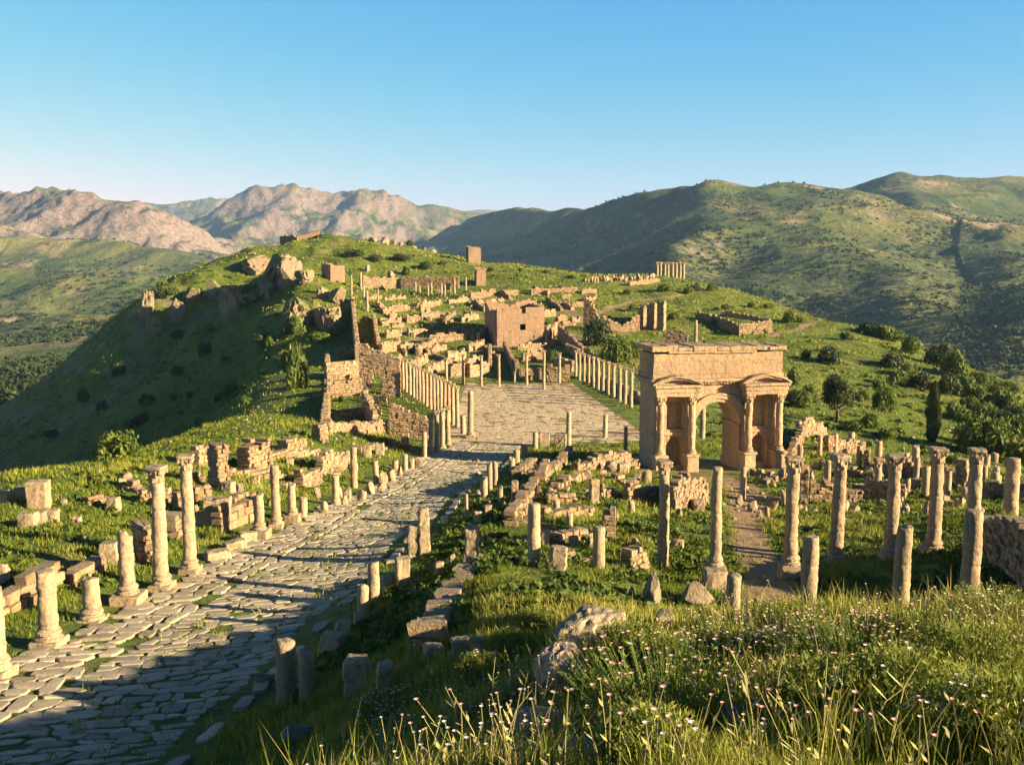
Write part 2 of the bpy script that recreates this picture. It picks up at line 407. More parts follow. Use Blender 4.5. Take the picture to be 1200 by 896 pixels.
def ground_mat():
    k = NT('meadow_ground'); t = k.coord()
    big = k.noise(t, 0.035, 5, 0.6); mid = k.noise(t, 0.35, 5, 0.65); fine = k.noise(t, 2.6, 5, 0.7); vf = k.noise(t, 11, 3, 0.7)
    g = k.mix(k.step(mid, 0.35, 0.68), (0.04, 0.072, 0.009), (0.135, 0.18, 0.018))
    g = k.mix(k.math('MULTIPLY', k.step(big, 0.45, 0.7), 0.55), g, (0.19, 0.205, 0.03))
    g = k.mix(k.math('MULTIPLY', k.step(fine, 0.52, 0.72), 0.75), g, (0.030, 0.048, 0.010))
    g = k.mix(k.math('MULTIPLY', k.step(vf, 0.58, 0.7), 0.5), g, (0.20, 0.20, 0.06))
    g = k.mix(k.math('MULTIPLY', k.step(k.noise(t, 0.11, 6, 0.7), 0.56, 0.66), 0.6), g, (0.20, 0.16, 0.075))
    dirt = k.mix(k.step(fine, 0.3, 0.7), (0.17, 0.105, 0.06), (0.33, 0.225, 0.135))
    dm = k.math('MULTIPLY', k.attr('dirt'), k.step(k.math('ADD', k.math('MULTIPLY', k.attr('dirt'), 0.5), mid), 0.62, 0.85))
    g = k.mix(dm, g, dirt)
    rock = k.mix(k.step(fine, 0.35, 0.65), (0.16, 0.125, 0.085), (0.38, 0.29, 0.20))
    g = k.mix(k.attr('rock'), g, rock)
    h = k.math('ADD', k.math('MULTIPLY', mid, 1.0), k.math('ADD', k.math('MULTIPLY', fine, 0.5), k.math('MULTIPLY', vf, 0.15)))
    return k.out(g, 0.95, k.bump(h, 0.9, 0.8))
M['ground'] = ground_mat()
def paving_mat():
    k = NT('paving_stone'); t = k.coord(); r = k.attr('tint')
    a = k.noise(t, 1.2, 5, 0.6); b = k.noise(t, 9, 5, 0.65)
    col = k.ramp(r, [(0, (0.21, 0.17, 0.12)), (0.5, (0.32, 0.26, 0.185)), (1, (0.41, 0.335, 0.24))])
    col = k.mix(k.math('MULTIPLY', k.step(a, 0.45, 0.7), 0.5), col, (0.14, 0.125, 0.10))
    col = k.mix(k.math('MULTIPLY', k.step(b, 0.52, 0.7), 0.5), col, (0.40, 0.35, 0.27))
    return k.out(col, 0.8, k.bump(b, 0.03, 0.8))
M['paving'] = paving_mat()
def plaza_mat():
    k = NT('dusty_plaza_stone'); t = k.coord(); r = k.attr('tint')
    a = k.noise(t, 0.25, 5, 0.6); b = k.noise(t, 5, 5, 0.65)
    col = k.mix(k.step(a, 0.35, 0.65), (0.35, 0.275, 0.17), (0.46, 0.365, 0.225))
    col = k.mix(k.math('MULTIPLY', k.step(b, 0.5, 0.7), 0.4), col, (0.25, 0.19, 0.13))
    col = k.mix(0.25, col, k.ramp(r, [(0, (0.30, 0.24, 0.17)), (1, (0.48, 0.38, 0.27))]))
    return k.out(col, 0.9, k.bump(b, 0.03, 0.7))
M['plaza'] = plaza_mat()
# ================================================================== THE SETTING
def polar(az0, az1, na, radii, fn):
    az = np.radians(np.linspace(az0, az1, na)); R, A = np.meshgrid(radii, az, indexing='ij')
    X = R * np.sin(A); Y = R * np.cos(A)
    return X, Y, fn(X, Y)

def seg_dist(x, y, pts):
    """distance to a polyline, and the parameter of the nearest point"""
    best = np.full(np.shape(x), 1e18); par = np.zeros(np.shape(x)); side = np.zeros(np.shape(x))
    for i in range(len(pts) - 1):
        ax, ay = pts[i][:2]; bx, by = pts[i + 1][:2]; dx, dy = bx - ax, by - ay
        t = np.clip(((x - ax) * dx + (y - ay) * dy) / (dx * dx + dy * dy), 0, 1)
        qx, qy = ax + t * dx - x, ay + t * dy - y; d = qx * qx + qy * qy
        m = d < best; best = np.where(m, d, best); par = np.where(m, i + t, par)
        side = np.where(m, np.sign(dx * (y - ay) - dy * (x - ax)), side)
    return np.sqrt(best), par, side

PATHS = [[ground(958, 377), ground(935, 386), ground(905, 394)],
         [ground(872, 606), ground(880, 640), ground(900, 668), ground(905, 700)],
         [ground(840, 560), ground(875, 575), ground(880, 606)],
         [ground(690, 372), ground(740, 352), ground(790, 347), ground(830, 340)]]
def dirt_mask(x, y):
    m = np.zeros(np.shape(x))
    for p, wd in zip(PATHS, (1.2, 1.1, 1.7, 1.2)):
        d, _, _ = seg_dist(x, y, p); m = np.maximum(m, 1 - sstep(wd * 0.5, wd * 1.5, d))
    # trodden town area, arch forecourt
    m = np.maximum(m, 0.75 * sstep(-32, -24, x) * (1 - sstep(24, 34, x)) * sstep(172, 185, y) * (1 - sstep(290, 320, y)) * sstep(-0.1, 0.25, fbm2(x / 12, y / 12, 3, 31)))
    m = np.maximum(m, 0.55 * (1 - sstep(6, 11, np.hypot((x - 18) / 1.3, y - 88))))
    m = np.maximum(m, 0.9 * sstep(-9.5, -7.5, x) * (1 - sstep(17, 18.5, x + 0.125 * (y - 113))) * sstep(112, 117, y) * (1 - sstep(168, 172, y)))
    return m

radii = np.concatenate([np.linspace(0.3, 3.5, 12), np.geomspace(3.7, 60, 330), np.geomspace(60.6, 640, 360)])
def build_ground():
    X, Y, Z = polar(-48, 62, 640, radii, H)
    # sink the outer rim so the far sheet takes over without a step
    V = np.stack([X, Y, Z], -1).reshape(-1, 3)
    Fc = grid_faces(len(radii), 640)[:, ::-1]
    me = mesh('ground', V, Fc, [M['ground']], smooth=True)
    x, y, z = V.T
    attr(me, 'dirt', dirt_mask(x, y))
    Zg = Z; gr = np.gradient(Zg, axis=0) / np.gradient(radii)[:, None]; ga = np.gradient(Zg, axis=1) / (np.radians(110 / 639) * np.maximum(radii, 1)[:, None])
    sl = np.hypot(gr, ga).ravel()
    rk = 0.9 * sstep(0.25, 0.42, fbm2(x / 9, y / 9, 4, 41)) * sstep(0.45, 0.6, sl) * sstep(230, 280, y)
    rk = np.maximum(rk, 0.45 * sstep(0.10, 0.28, fbm2(x / 14, y / 14, 4, 43)) * sstep(235, 265, y) * (1 - sstep(-96, -82, x)))
    attr(me, 'rock', rk)
    kind(link('ground', me), 'structure')
    # behind and beside the viewpoint: coarser sheet
    r2 = np.geomspace(0.3, 640, 70)
    X, Y, Z = polar(61.8, 312.2, 90, r2, H)
    me = mesh('ground_behind', np.stack([X, Y, Z], -1).reshape(-1, 3), grid_faces(70, 90)[:, ::-1], [M['ground']], smooth=True)
    attr(me, 'dirt', np.zeros(6300)); attr(me, 'rock', np.zeros(6300))
    kind(link('ground', me), 'structure')
build_ground()

# ---- valley, hills and mountains
fb = []
for u, v, y in [(0, 445, 620), (60, 440, 640), (120, 425, 700), (0, 400, 900), (150, 400, 950), (0, 350, 1300), (100, 345, 1300), (230, 330, 1300), (0, 300, 1900), (100, 290, 2100), (200, 305, 1900), (280, 322, 1700),
                (0, 272, 2500), (120, 280, 2500), (230, 300, 2700), (350, 300, 3000), (450, 300, 3000), (540, 290, 3200), (600, 330, 1800), (700, 345, 1500), (800, 340, 1300), (880, 345, 1150), (900, 380, 950), (960, 400, 800), (1050, 420, 800), (1150, 450, 750), (1200, 430, 900), (1300, 430, 900), (1000, 300, 1500), (1100, 270, 1800), (1200, 260, 1900), (1350, 260, 1900), (900, 275, 1600), (-150, 440, 650), (-150, 350, 1300), (-150, 280, 2500)]:
    q_ = P(u, v, y)
    if u >= 790 and v >= 295: q_[2] -= 75
    if u <= 300 and 275 < v < 360: q_[2] -= 60
    fb.append(q_)
fb = np.array(fb + [(-300, 500, -90), (0, 560, -85), (200, 520, -95), (330, 380, -100), (-420, 350, -95), (500, 200, -90), (-500, 0, -90), (0, 9000, 60), (-5000, 7000, 80), (5000, 7000, 80)])
_FXY = fb[:, :2] / 1000.0
def _fsolve():
    n = len(_FXY); d = np.sqrt(((_FXY[:, None] - _FXY[None]) ** 2).sum(-1)); K = -d + np.eye(n) * -1e-3
    A = np.zeros((n + 1, n + 1)); A[:n, :n] = K; A[:n, n] = 1; A[n, :n] = 1
    return np.linalg.solve(A, np.concatenate([fb[:, 2], [0]]))
_FW = _fsolve()
# ridge: list of (u, v, y); slopes on the left-hand and right-hand side of the walking direction; flattening length; spur noise
RIDGES = [
 ([(-160, 222, 3200), (0, 226, 3100), (60, 229, 3000), (120, 235, 2900), (147, 238, 2800), (165, 250, 2750), (188, 280, 2700)], 0.55, 0.75, 700, 1.0),
 ([(100, 246, 6500), (200, 240, 6300), (265, 234, 6200), (340, 240, 6200)], 0.3, 0.35, 1500, 0.6),
 ([(222, 288, 4000), (236, 262, 4100), (262, 240, 4200), (292, 225, 4300), (345, 222, 4400), (362, 227, 4400), (400, 231, 4500), (430, 224, 4500), (450, 232, 4400), (490, 243, 4400), (560, 250, 4400)], 0.6, 0.6, 900, 1.0),
 ([(345, 224, 4400), (300, 262, 3800), (262, 300, 3400)], 0.5, 0.5, 500, 1.0),
 ([(430, 226, 4500), (400, 262, 3900), (360, 300, 3300)], 0.5, 0.5, 500, 1.0),
 ([(470, 247, 8000), (560, 247, 8500), (640, 247, 8800), (720, 251, 9000), (900, 250, 9000)], 0.25, 0.25, 2000, 0.5),
 ([(520, 277, 3300), (560, 259, 3000), (598, 244, 2800), (645, 252, 2600), (690, 251, 2400), (720, 241, 2200), (780, 228, 2000), (850, 228, 1900), (905, 226, 1900), (1000, 233, 2000)], 0.4, 0.8, 1500, 0.7),
 ([(850, 229, 1900), (830, 262, 1600), (800, 300, 1350), (790, 335, 1200)], 0.38, 0.8, 700, 0.8),
 ([(945, 230, 1950), (960, 262, 1600), (935, 300, 1350), (905, 330, 1150)], 0.35, 0.5, 400, 0.8),
 ([(960, 234, 2500), (1020, 222, 2500), (1060, 210, 2500), (1120, 211, 2600), (1160, 210, 2600), (1200, 207, 2600), (1400, 200, 2700)], 0.5, 0.45, 700, 0.8),
 ([(975, 258, 2100), (1005, 282, 1750), (1030, 308, 1400), (1052, 340, 1150), (1085, 388, 930), (1130, 445, 750)], 0.36, 0.95, 800, 0.7),
 ([(1060, 212, 2500), (1078, 238, 2150), (1095, 262, 1850)], 0.36, 0.75, 450, 0.8),
 ([(1165, 262, 1900), (1195, 300, 1450), (1212, 345, 1050), (1215, 400, 820), (1205, 450, 700)], 0.4, 1.0, 800, 0.6),
 ([(-150, 300, 2000), (0, 285, 2100), (110, 283, 2100), (200, 300, 1950), (285, 318, 1800)], 0.28, 0.4, 600, 0.5),
 ([(-100, 340, 1500), (40, 320, 1550), (120, 325, 1500), (230, 345, 1400)], 0.3, 0.35, 350, 0.5),
 ([(-100, 395, 1000), (20, 372, 1050), (90, 385, 1000), (170, 400, 900)], 0.3, 0.35, 250, 0.5),
]
RW = [[P(u, v, y) for u, v, y in r[0]] for r in RIDGES]
def far_h(x, y, full=False):
    sh = np.shape(x); x = np.ravel(x); y = np.ravel(y)
    xw = x + 60 * fbm2(x / 350, y / 350, 3, 51); yw = y + 60 * fbm2(x / 350, y / 350, 3, 57)
    z = np.empty(len(x))
    for i in range(0, len(x), 50000):
        b = np.stack([x[i:i + 50000], y[i:i + 50000]], 1) / 1000.0
        z[i:i + 50000] = -np.sqrt(((b[:, None] - _FXY[None]) ** 2).sum(-1)) @ _FW[:-1] + _FW[-1]
    base = z.copy(); craggy = np.zeros(len(x))
    r = np.hypot(x, y)
    sp = ridged(x / 420, y / 420, 4, 61, 0.45); sp2 = ridged(x / 150, y / 150, 4, 67, 0.55)
    for pts, (_, sl, sr, Lf, sn) in zip(RW, RIDGES):
        pts = np.array(pts); d, par, side = seg_dist(xw, yw, pts); d0, _, _ = seg_dist(x, y, pts)
        cz = np.interp(par, np.arange(len(pts)), pts[:, 2]); s = np.where(side > 0, sl, sr)
        dd = np.minimum(d, d0 + 40); wr = np.where(x > 0, 32.0, 20.0); dd = np.sqrt(dd * dd + wr * wr) - wr
        spur = sn * sstep(0, 220, d) * (0.35 * s * np.minimum(d, 260)) * (sp - 0.25)
        zr = cz - s * Lf * np.log1p(dd / Lf) + spur + sn * sstep(0, 60, d) * np.minimum(d, 60) * 0.12 * s * sp2
        k = 18.0
        z = np.logaddexp(z / k, zr / k) * k
    z += (ridged(x / 300, y / 300, 4, 71, 0.42) - 0.3) * 12 * sstep(600, 1200, r) + fbm2(x / 60, y / 60, 3, 75) * 3.5
    azd = np.degrees(np.arctan2(x, y)); wm = (1 - sstep(-7, -2, azd)) * sstep(2200, 2800, r)
    z += wm * (30 * (ridged((x + 0.4 * y) / 330, (y - 0.3 * x) / 420, 4, 141, 0.55) - 0.3) + 20 * (ridged(x / 110, y / 110, 3, 147) - 0.3))
    z += (1 - wm) * sstep(650, 1100, r) * (20 * (ridged((x - 0.3 * y) / 420, y / 620, 3, 151, 0.42) - 0.35))
    # join to the near sheet
    j = sstep(540, 640, r)
    nb = near_base(x, y) - 1.2
    m = r < 760
    zz = z.copy(); jj = sstep(560, 760, r)
    zz[m] = (nb * (1 - jj) + z * jj)[m]
    return zz.reshape(sh)
def far_mat():
    k = NT('far_hills'); t = k.coord()
    a = k.noise(t, 0.004, 6, 0.6); b = k.noise(t, 0.02, 6, 0.65); c = k.noise(t, 0.09, 4, 0.7); d = k.noise(t, 0.35, 3, 0.7)
    g = k.mix(k.step(b, 0.35, 0.65), (0.030, 0.054, 0.012), (0.095, 0.125, 0.022))
    g = k.mix(k.math('MULTIPLY', k.step(a, 0.45, 0.62), 0.7), g, (0.25, 0.215, 0.07))
    scr = k.math('MULTIPLY', k.step(k.math('ADD', k.math('MULTIPLY', c, 0.6), k.math('MULTIPLY', d, 0.4)), 0.45, 0.52), k.attr('scrub'))
    g = k.mix(scr, g, (0.026, 0.042, 0.015))
    soil = k.mix(k.step(c, 0.3, 0.7), (0.27, 0.17, 0.10), (0.40, 0.28, 0.18))
    g = k.mix(k.math('MULTIPLY', k.attr('soil'), k.step(b, 0.42, 0.55)), g, soil)
    rock = k.mix(k.step(c, 0.32, 0.66), (0.095, 0.08, 0.075), (0.265, 0.19, 0.155))
    g = k.mix(k.attr('rock'), g, rock)
    h = k.math('ADD', k.math('MULTIPLY', b, 1.0), k.math('ADD', k.math('MULTIPLY', c, 0.45), k.math('MULTIPLY', d, 0.15)))
    return k.out(g, 0.95, k.bump(h, 14, 0.8))
M['far'] = far_mat()
def build_far():
    rr = np.concatenate([np.geomspace(540, 1100, 150), np.geomspace(1104, 3400, 300), np.geomspace(3410, 9800, 150)]); na = 860
    X, Y, Z = polar(-40, 40, na, rr, far_h)
    V = np.stack([X, Y, Z], -1).reshape(-1, 3); x, y, z = V.T
    me = mesh('hills', V, grid_faces(len(rr), na)[:, ::-1], [M['far']], smooth=True)
    gr = np.gradient(Z, axis=0) / np.gradient(rr)[:, None]; ga = np.gradient(Z, axis=1) / (np.radians(80 / (na - 1)) * rr[:, None])
    sl = np.hypot(gr, ga).ravel()
    az = np.degrees(np.arctan2(x, y)); r = np.hypot(x, y)
    west = (1 - sstep(-7, -3, az)) * sstep(2300, 2900, r)     # the bare rocky massifs
    n = fbm2(x / 140, y / 140, 4, 81); nb = fbm2(x / 45, y / 45, 3, 85)
    rock = west * sstep(0.34, 0.56, sl + 0.22 * n + 0.0002 * (z - 60)) + (1 - west) * sstep(0.42, 0.6, sl + 0.3 * n) * sstep(0.20, 0.34, nb + 0.3 * n)
    attr(me, 'rock', np.clip(rock, 0, 1))
    attr(me, 'scrub', np.clip(0.22 + 2.2 * fbm2(x / 230, y / 230, 4, 91) + 0.65 * sstep(-2, 6, az), 0, 1))
    attr(me, 'soil', 0.8 * sstep(0.18, 0.4, fbm2(x / 260, y / 260, 3, 95)))
    kind(link('hills', me), 'structure')
    # coarse land all round so that nothing ends when one looks sideways
    r2 = np.geomspace(540, 9800, 40)
    X, Y, Z = polar(39.8, 320.2, 120, r2, far_h)
    me = mesh('land_behind', np.stack([X, Y, Z], -1).reshape(-1, 3), grid_faces(40, 120)[:, ::-1], [M['far']], smooth=True)
    for a in ('rock', 'scrub', 'soil'): attr(me, a, np.full(4800, 0.3 if a == 'scrub' else 0.0))
    kind(link('land', me), 'structure')
build_far()

# ---- haze
def build_haze():
    X0, Y0, Z0, Z1 = 10500, 10500, -420, 720
    V = [(sx * X0, sy * Y0, z) for z in (Z0, Z1) for sx, sy in ((-1, -1), (1, -1), (1, 1), (-1, 1))]
    Fc = [(3, 2, 1, 0), (4, 5, 6, 7), (0, 1, 5, 4), (1, 2, 6, 5), (2, 3, 7, 6), (3, 0, 4, 7)]
    m = bpy.data.materials.new('haze'); m.use_nodes = True; t = m.node_tree; t.nodes.remove(t.nodes['Principled BSDF'])
    pv = t.nodes.new('ShaderNodeVolumePrincipled'); pv.inputs['Color'].default_value = (0.34, 0.60, 1.0, 1); pv.inputs['Density'].default_value = 0.000058
    pv.inputs['Anisotropy'].default_value = 0.0
    t.links.new(pv.outputs[0], t.nodes['Material Output'].inputs['Volume'])
    kind(link('haze', mesh('haze', V, Fc, [m])), 'stuff')
build_haze()

# ---- paving: separate dressed stones set in the turf
def paving(rows, zt, gap, jit, zfun, name, thick=0.12, dome=0.02, drop=0.018):
    """rows: list of quads (4 plan corners, counter-clockwise)"""
    V = []; Fc = []; T = []; mt = M['plaza'] if name == 'plaza' else M['paving']
    rng = np.random.default_rng(len(rows))
    Q = np.array(rows); n = len(Q)
    cen = Q.mean(1)
    z0 = zfun(cen[:, 0], cen[:, 1])
    gx = (zfun(cen[:, 0] + 0.3, cen[:, 1]) - zfun(cen[:, 0] - 0.3, cen[:, 1])) / 0.6
    gy = (zfun(cen[:, 0], cen[:, 1] + 0.3) - zfun(cen[:, 0], cen[:, 1] - 0.3)) / 0.6
    for i in range(n):
        q = Q[i]; c = cen[i]
        ring = []
        for k in range(4):
            a, p, b = q[k - 1], q[k], q[(k + 1) % 4]
            for o in (a, b):
                f = rng.uniform(0.1, 0.26); ring.append(p + (o - p) * f)
            m = (p + b) / 2; ring.append(m + (m - c) * rng.uniform(-0.06, 0.05))
        ring = np.array(ring)
        d = ring - c; L = np.linalg.norm(d, axis=1, keepdims=True)
        out = c + d * (1 - gap * rng.uniform(0.7, 1.5) / np.maximum(L, 0.1))
        m = len(ring)
        tx, ty = rng.normal(0, 0.018, 2); hz = zt + rng.normal(0, 0.012)
        def zz(p, o): return z0[i] + (gx[i] + tx) * (p[:, 0] - c[0]) + (gy[i] + ty) * (p[:, 1] - c[1]) + hz + o
        r0 = np.column_stack([out, zz(out, -thick)]); r1 = np.column_stack([out, zz(out, -drop)])
        inn = c + (out - c) * 0.92; r2 = np.column_stack([inn, zz(inn, 0)])
        b0 = len(V); V += [*r0, *r1, *r2, np.array([c[0], c[1], z0[i] + hz + dome * 0.4])]
        for k in range(m):
            j = (k + 1) % m
            Fc += [(b0 + k, b0 + j, b0 + m + j, b0 + m + k), (b0 + m + k, b0 + m + j, b0 + 2 * m + j, b0 + 2 * m + k), (b0 + 2 * m + k, b0 + 2 * m + j, b0 + 3 * m)]
        T += [rng.uniform(0, 1)] * (3 * m + 1)
    me = mesh(name, V, Fc, [mt]); attr(me, 'tint', T)
    return kind(link(name, me), 'structure')
def rows_between(y0, y1, xl, xr, dy, dx, skew=0.0, jit=0.10, keep=None, seed=0):
    """courses of stones across a strip whose edges are xl(y) and xr(y)"""
    rng = np.random.default_rng(seed); out = []
    y = y0; corners_prev = None
    while y < y1:
        h = dy * rng.uniform(0.75, 1.35)
        a, b = xl(y + h / 2), xr(y + h / 2); cuts = [a]
        while cuts[-1] < b - dx * 0.6: cuts.append(cuts[-1] + dx * rng.uniform(0.6, 1.5))
        cuts[-1] = b
        lean = rng.normal(0, 0.06, len(cuts))
        for k in range(len(cuts) - 1):
            l, r = cuts[k], cuts[k + 1]; ym = y + skew * (l - a); yr = y + skew * (r - a)
            j = rng.uniform(-jit, jit, (4, 2)) * min(dy, dx)
            q = np.array([(l - lean[k], ym), (r - lean[k + 1], yr), (r + lean[k + 1], yr + h), (l + lean[k], ym + h)]) + j
            if keep is None or keep(q.mean(0), rng): out.append(q)
        y += h
    return out
WL, WR = -2.75, 2.65
paving(rows_between(14, 113, lambda y: road_x(y) + WL + 0.1 * n2(y / 3, 0.5), lambda y: road_x(y) + WR + 0.3 * n2(y / 2.5, 3.5), 0.52, 0.66, 0.24, 0.22,
                    lambda c, r: r.uniform() > 0.015), 0.03, 0.027, 0.1, lambda x, y: near_base(x, y), 'road')
sw = rows_between(18, 112, lambda y: road_x(y) - 5.7 + 0.35 * n2(y / 3, 8.5), lambda y: road_x(y) + WL - 0.62, 0.6, 0.66, 0.1, 0.2, lambda c, r: r.uniform() > 0.10, 3)
sw += rows_between(18, 112, lambda y: road_x(y) + WL - 0.60, lambda y: road_x(y) + WL - 0.06, 1.15, 0.6, 0.0, 0.1, lambda c, r: r.uniform() > 0.12, 5)
paving(sw, 0.09, 0.035, 0.1, lambda x, y: near_base(x, y), 'pavement', thick=0.25)
kr = rows_between(20, 100, lambda y: road_x(y) + WR + 0.35, lambda y: road_x(y) + WR + 0.9, 1.1, 0.6, 0, 0.12, lambda c, r: r.uniform() > 0.35, 6)
paving(kr, 0.12, 0.05, 0.1, lambda x, y: near_base(x, y), 'kerb', thick=0.25)
def plz(y): return -8.2 + 0.02 * (y - 112) + 3.5 * sstep(160, 112, y) * 0
paving(rows_between(113, 170, lambda y: -8.0, lambda y: 17.5 - 0.125 * (y - 113), 0.95, 1.5, 0.0, 0.1, lambda c, r: r.uniform() > (0.45 if c[0] > 16.3 - 0.125 * (c[1] - 113) or c[0] < -6.8 or c[1] > 166 else 0.03) and not (c[1] < 122 and c[0] > 3 and r.uniform() < 0.5), 9),
       0.02, 0.02, 0.1, lambda x, y: near_base(x, y), 'plaza', dome=0.01, drop=0.015)
# ================================================================== SHAPE GENERATORS
class Geo:
    """collects vertices and faces of ONE mesh"""
    def __init__(s): s.V = []; s.F = []; s.n = 0
    def add(s, V, Fc):
        V = np.asarray(V, float).reshape(-1, 3); s.V.append(V); s.F += [tuple(int(i) + s.n for i in f) for f in Fc]; s.n += len(V)
    def verts(s): return np.concatenate(s.V)
    def build(s, name, mat, parent=None, loc=None, rotz=0, smooth=False, amp=0.0, freq=2.0, seed=0):
        V = s.verts()
        if amp: V = wear(V, amp, freq, seed)
        return link(name, mesh(name, V, s.F, [mat], smooth), parent, loc, rotz)
def wear(V, amp, freq, seed=0):
    D = np.stack([n3(V * freq, seed + k) + 0.5 * n3(V * freq * 2.7, seed + k + 9) for k in (0, 1, 2)], 1)
    return V + D * amp
def empty(name, loc, rotz=0):
    o = bpy.data.objects.new(name, None); C.objects.link(o); o.location = tuple(float(q) for q in loc); o.rotation_euler = (0, 0, rotz)
    o.empty_display_size = 0.2
    return o
def lathe(prof, seg=18, flute=None):
    a = np.linspace(0, 2 * np.pi, seg, endpoint=False); V = []; Fc = []
    for r, z in prof: V.append(np.column_stack([r * np.cos(a), r * np.sin(a), np.full(seg, z)]))
    n = len(prof)
    for i in range(n - 1):
        for k in range(seg):
            j = (k + 1) % seg; Fc.append((i * seg + k, i * seg + j, (i + 1) * seg + j, (i + 1) * seg + k))
    V = np.concatenate(V); c = len(V)
    V = np.concatenate([V, [[0, 0, prof[0][1]], [0, 0, prof[-1][1]]]])
    for k in range(seg):
        j = (k + 1) % seg; Fc.append((j, k, c)); Fc.append(((n - 1) * seg + k, (n - 1) * seg + j, c + 1))
    return V, Fc
def box(x0, x1, y0, y1, z0, z1, step=0.5, bev=0.03):
    """subdivided box with softened edges"""
    sz = np.array([x1 - x0, y1 - y0, z1 - z0]); ctr = np.array([x0 + x1, y0 + y1, z0 + z1]) / 2
    N = np.maximum(1, np.round(sz / step)).astype(int)
    b = min(bev, sz.min() * 0.3)
    V = []; Fc = []; n = 0
    for ax in range(3):
        u, v = (ax + 1) % 3, (ax + 2) % 3
        def ticks(k):
            t = np.linspace(0, 1, N[k] + 1) * (sz[k] - 2 * b) + b
            return np.concatenate([[0], t, [sz[k]]]) - sz[k] / 2
        tu, tv = ticks(u), ticks(v)
        for sgn in (-1, 1):
            A, B = np.meshgrid(tu, tv, indexing='ij'); p = np.zeros((A.size, 3)); p[:, u] = A.ravel(); p[:, v] = B.ravel(); p[:, ax] = sgn * sz[ax] / 2
            f = grid_faces(len(tu), len(tv))
            if sgn < 0: f = f[:, ::-1]
            f = f[:, ::-1]
            V.append(p); Fc.append(f + n); n += len(p)
    V = np.concatenate(V); q = np.clip(V, -(sz / 2 - b), sz / 2 - b); d = V - q; L = np.linalg.norm(d, axis=1, keepdims=True)
    V = q + d / np.maximum(L, 1e-9) * b
    key = np.round(V * 2000).astype(np.int64); _, first, inv = np.unique(key, axis=0, return_index=True, return_inverse=True)
    inv = inv.ravel(); Fc = inv[np.concatenate(Fc)]
    out = []
    for f in Fc:
        g = []
        for i in f:
            if i not in g: g.append(i)
        if len(g) > 2: out.append(tuple(g))
    return V[first] + ctr, out

# ---- columns
def shaft_geo(h, r, seed, seg=20, broken=0.0, z0=-0.35, taper=0.13, dz=0.22):
    n = max(3, int(h / dz)); zs = np.linspace(z0, h, n + 1); prof = []
    rng = np.random.default_rng(seed)
    for z in zs:
        t = max(0, z) / max(h, 4.0); prof.append((r * (1 - taper * t * (0.6 + 0.4 * t)), z))
    if h > 2.5:                       # drum joints
        for zj in (h * rng.uniform(0.28, 0.4), h * rng.uniform(0.6, 0.75)):
            t = zj / max(h, 4.0); rr = r * (1 - taper * t * (0.6 + 0.4 * t))
            prof = [q for q in prof if abs(q[1] - zj) > 0.09] + [(rr, zj - 0.05), (rr * 0.94, zj - 0.012), (rr * 0.94, zj + 0.012), (rr, zj + 0.05)]
        prof.sort(key=lambda q: q[1])
    last = prof[-1]; prof[-1] = (last[0] * 0.97, last[1]); prof.append((last[0] * 0.80, last[1] + 0.02)); prof.append((last[0] * 0.4, last[1] + 0.03))
    V, Fc = lathe(prof, seg)
    if broken:
        a = rng.uniform(0, 6.28); k = np.clip((V[:, 2] - (h - 0.55)) / 0.55, 0, 1)
        V[:, 2] -= k * broken * (0.35 + 0.65 * (np.cos(a) * V[:, 0] + np.sin(a) * V[:, 1]) / r * 0.5 + 0.5 * n3(np.column_stack([V[:, :2] * 2.6 / r * 0.5, np.full(len(V), seed)]), 3)) * 0.6
    ph = seed * 7.7
    V2 = V + 0; nrm = V[:, :2] / np.maximum(np.linalg.norm(V[:, :2], axis=1, keepdims=True), 1e-6)
    q = V * np.array([1.0, 1.0, 0.8]) * 3.2 + ph
    d = 0.04 * n3(q) + 0.03 * n3(q * 2.9) - 0.12 * np.clip(n3(V * 1.9 + ph) - 0.35, 0, 1)
    V2[:, :2] += nrm * (d * (r / 0.32))[:, None]
    V2[:, 0] += 0.02 * np.sin(V[:, 2] * 0.9 + ph)
    return V2, Fc
def capital_geo(r, h, seed, seg=32):
    """worn acanthus capital: bell with two rows of leaves, under a square abacus"""
    g = Geo(); zs = np.linspace(0, h * 0.78, 10); a = np.linspace(0, 2 * np.pi, seg, endpoint=False); V = []; Fc = []
    for i, z in enumerate(zs):
        t = z / (h * 0.78); rr = r * (1.0 + 0.08 * t + 0.26 * t ** 3)
        row = (t * 2) % 1.0
        lf = 0.16 * r * np.clip(np.cos(8 * a + (math.pi if t > 0.5 else 0)), -0.3, 1) * np.sin(math.pi * min(row + 0.15, 1)) ** 0.7
        q = rr + lf; V.append(np.column_stack([q * np.cos(a), q * np.sin(a), np.full(seg, z)]))
    for i in range(9):
        for k in range(seg): j = (k + 1) % seg; Fc.append((i * seg + k, i * seg + j, (i + 1) * seg + j, (i + 1) * seg + k))
    g.add(np.concatenate(V), Fc)
    g.add(*box(-r * 1.3, r * 1.3, -r * 1.3, r * 1.3, h * 0.76, h, 0.2, 0.05))
    for sx in (-1, 1):
        for sy in (-1, 1): g.add(*box(sx * r * 1.0 - 0.07, sx * r * 1.0 + 0.07, sy * r * 1.0 - 0.07, sy * r * 1.0 + 0.07, h * 0.52, h * 0.76, 0.1, 0.05))
    V = wear(g.verts(), 0.05 * r / 0.3, 4.0, seed)
    return V, g.F
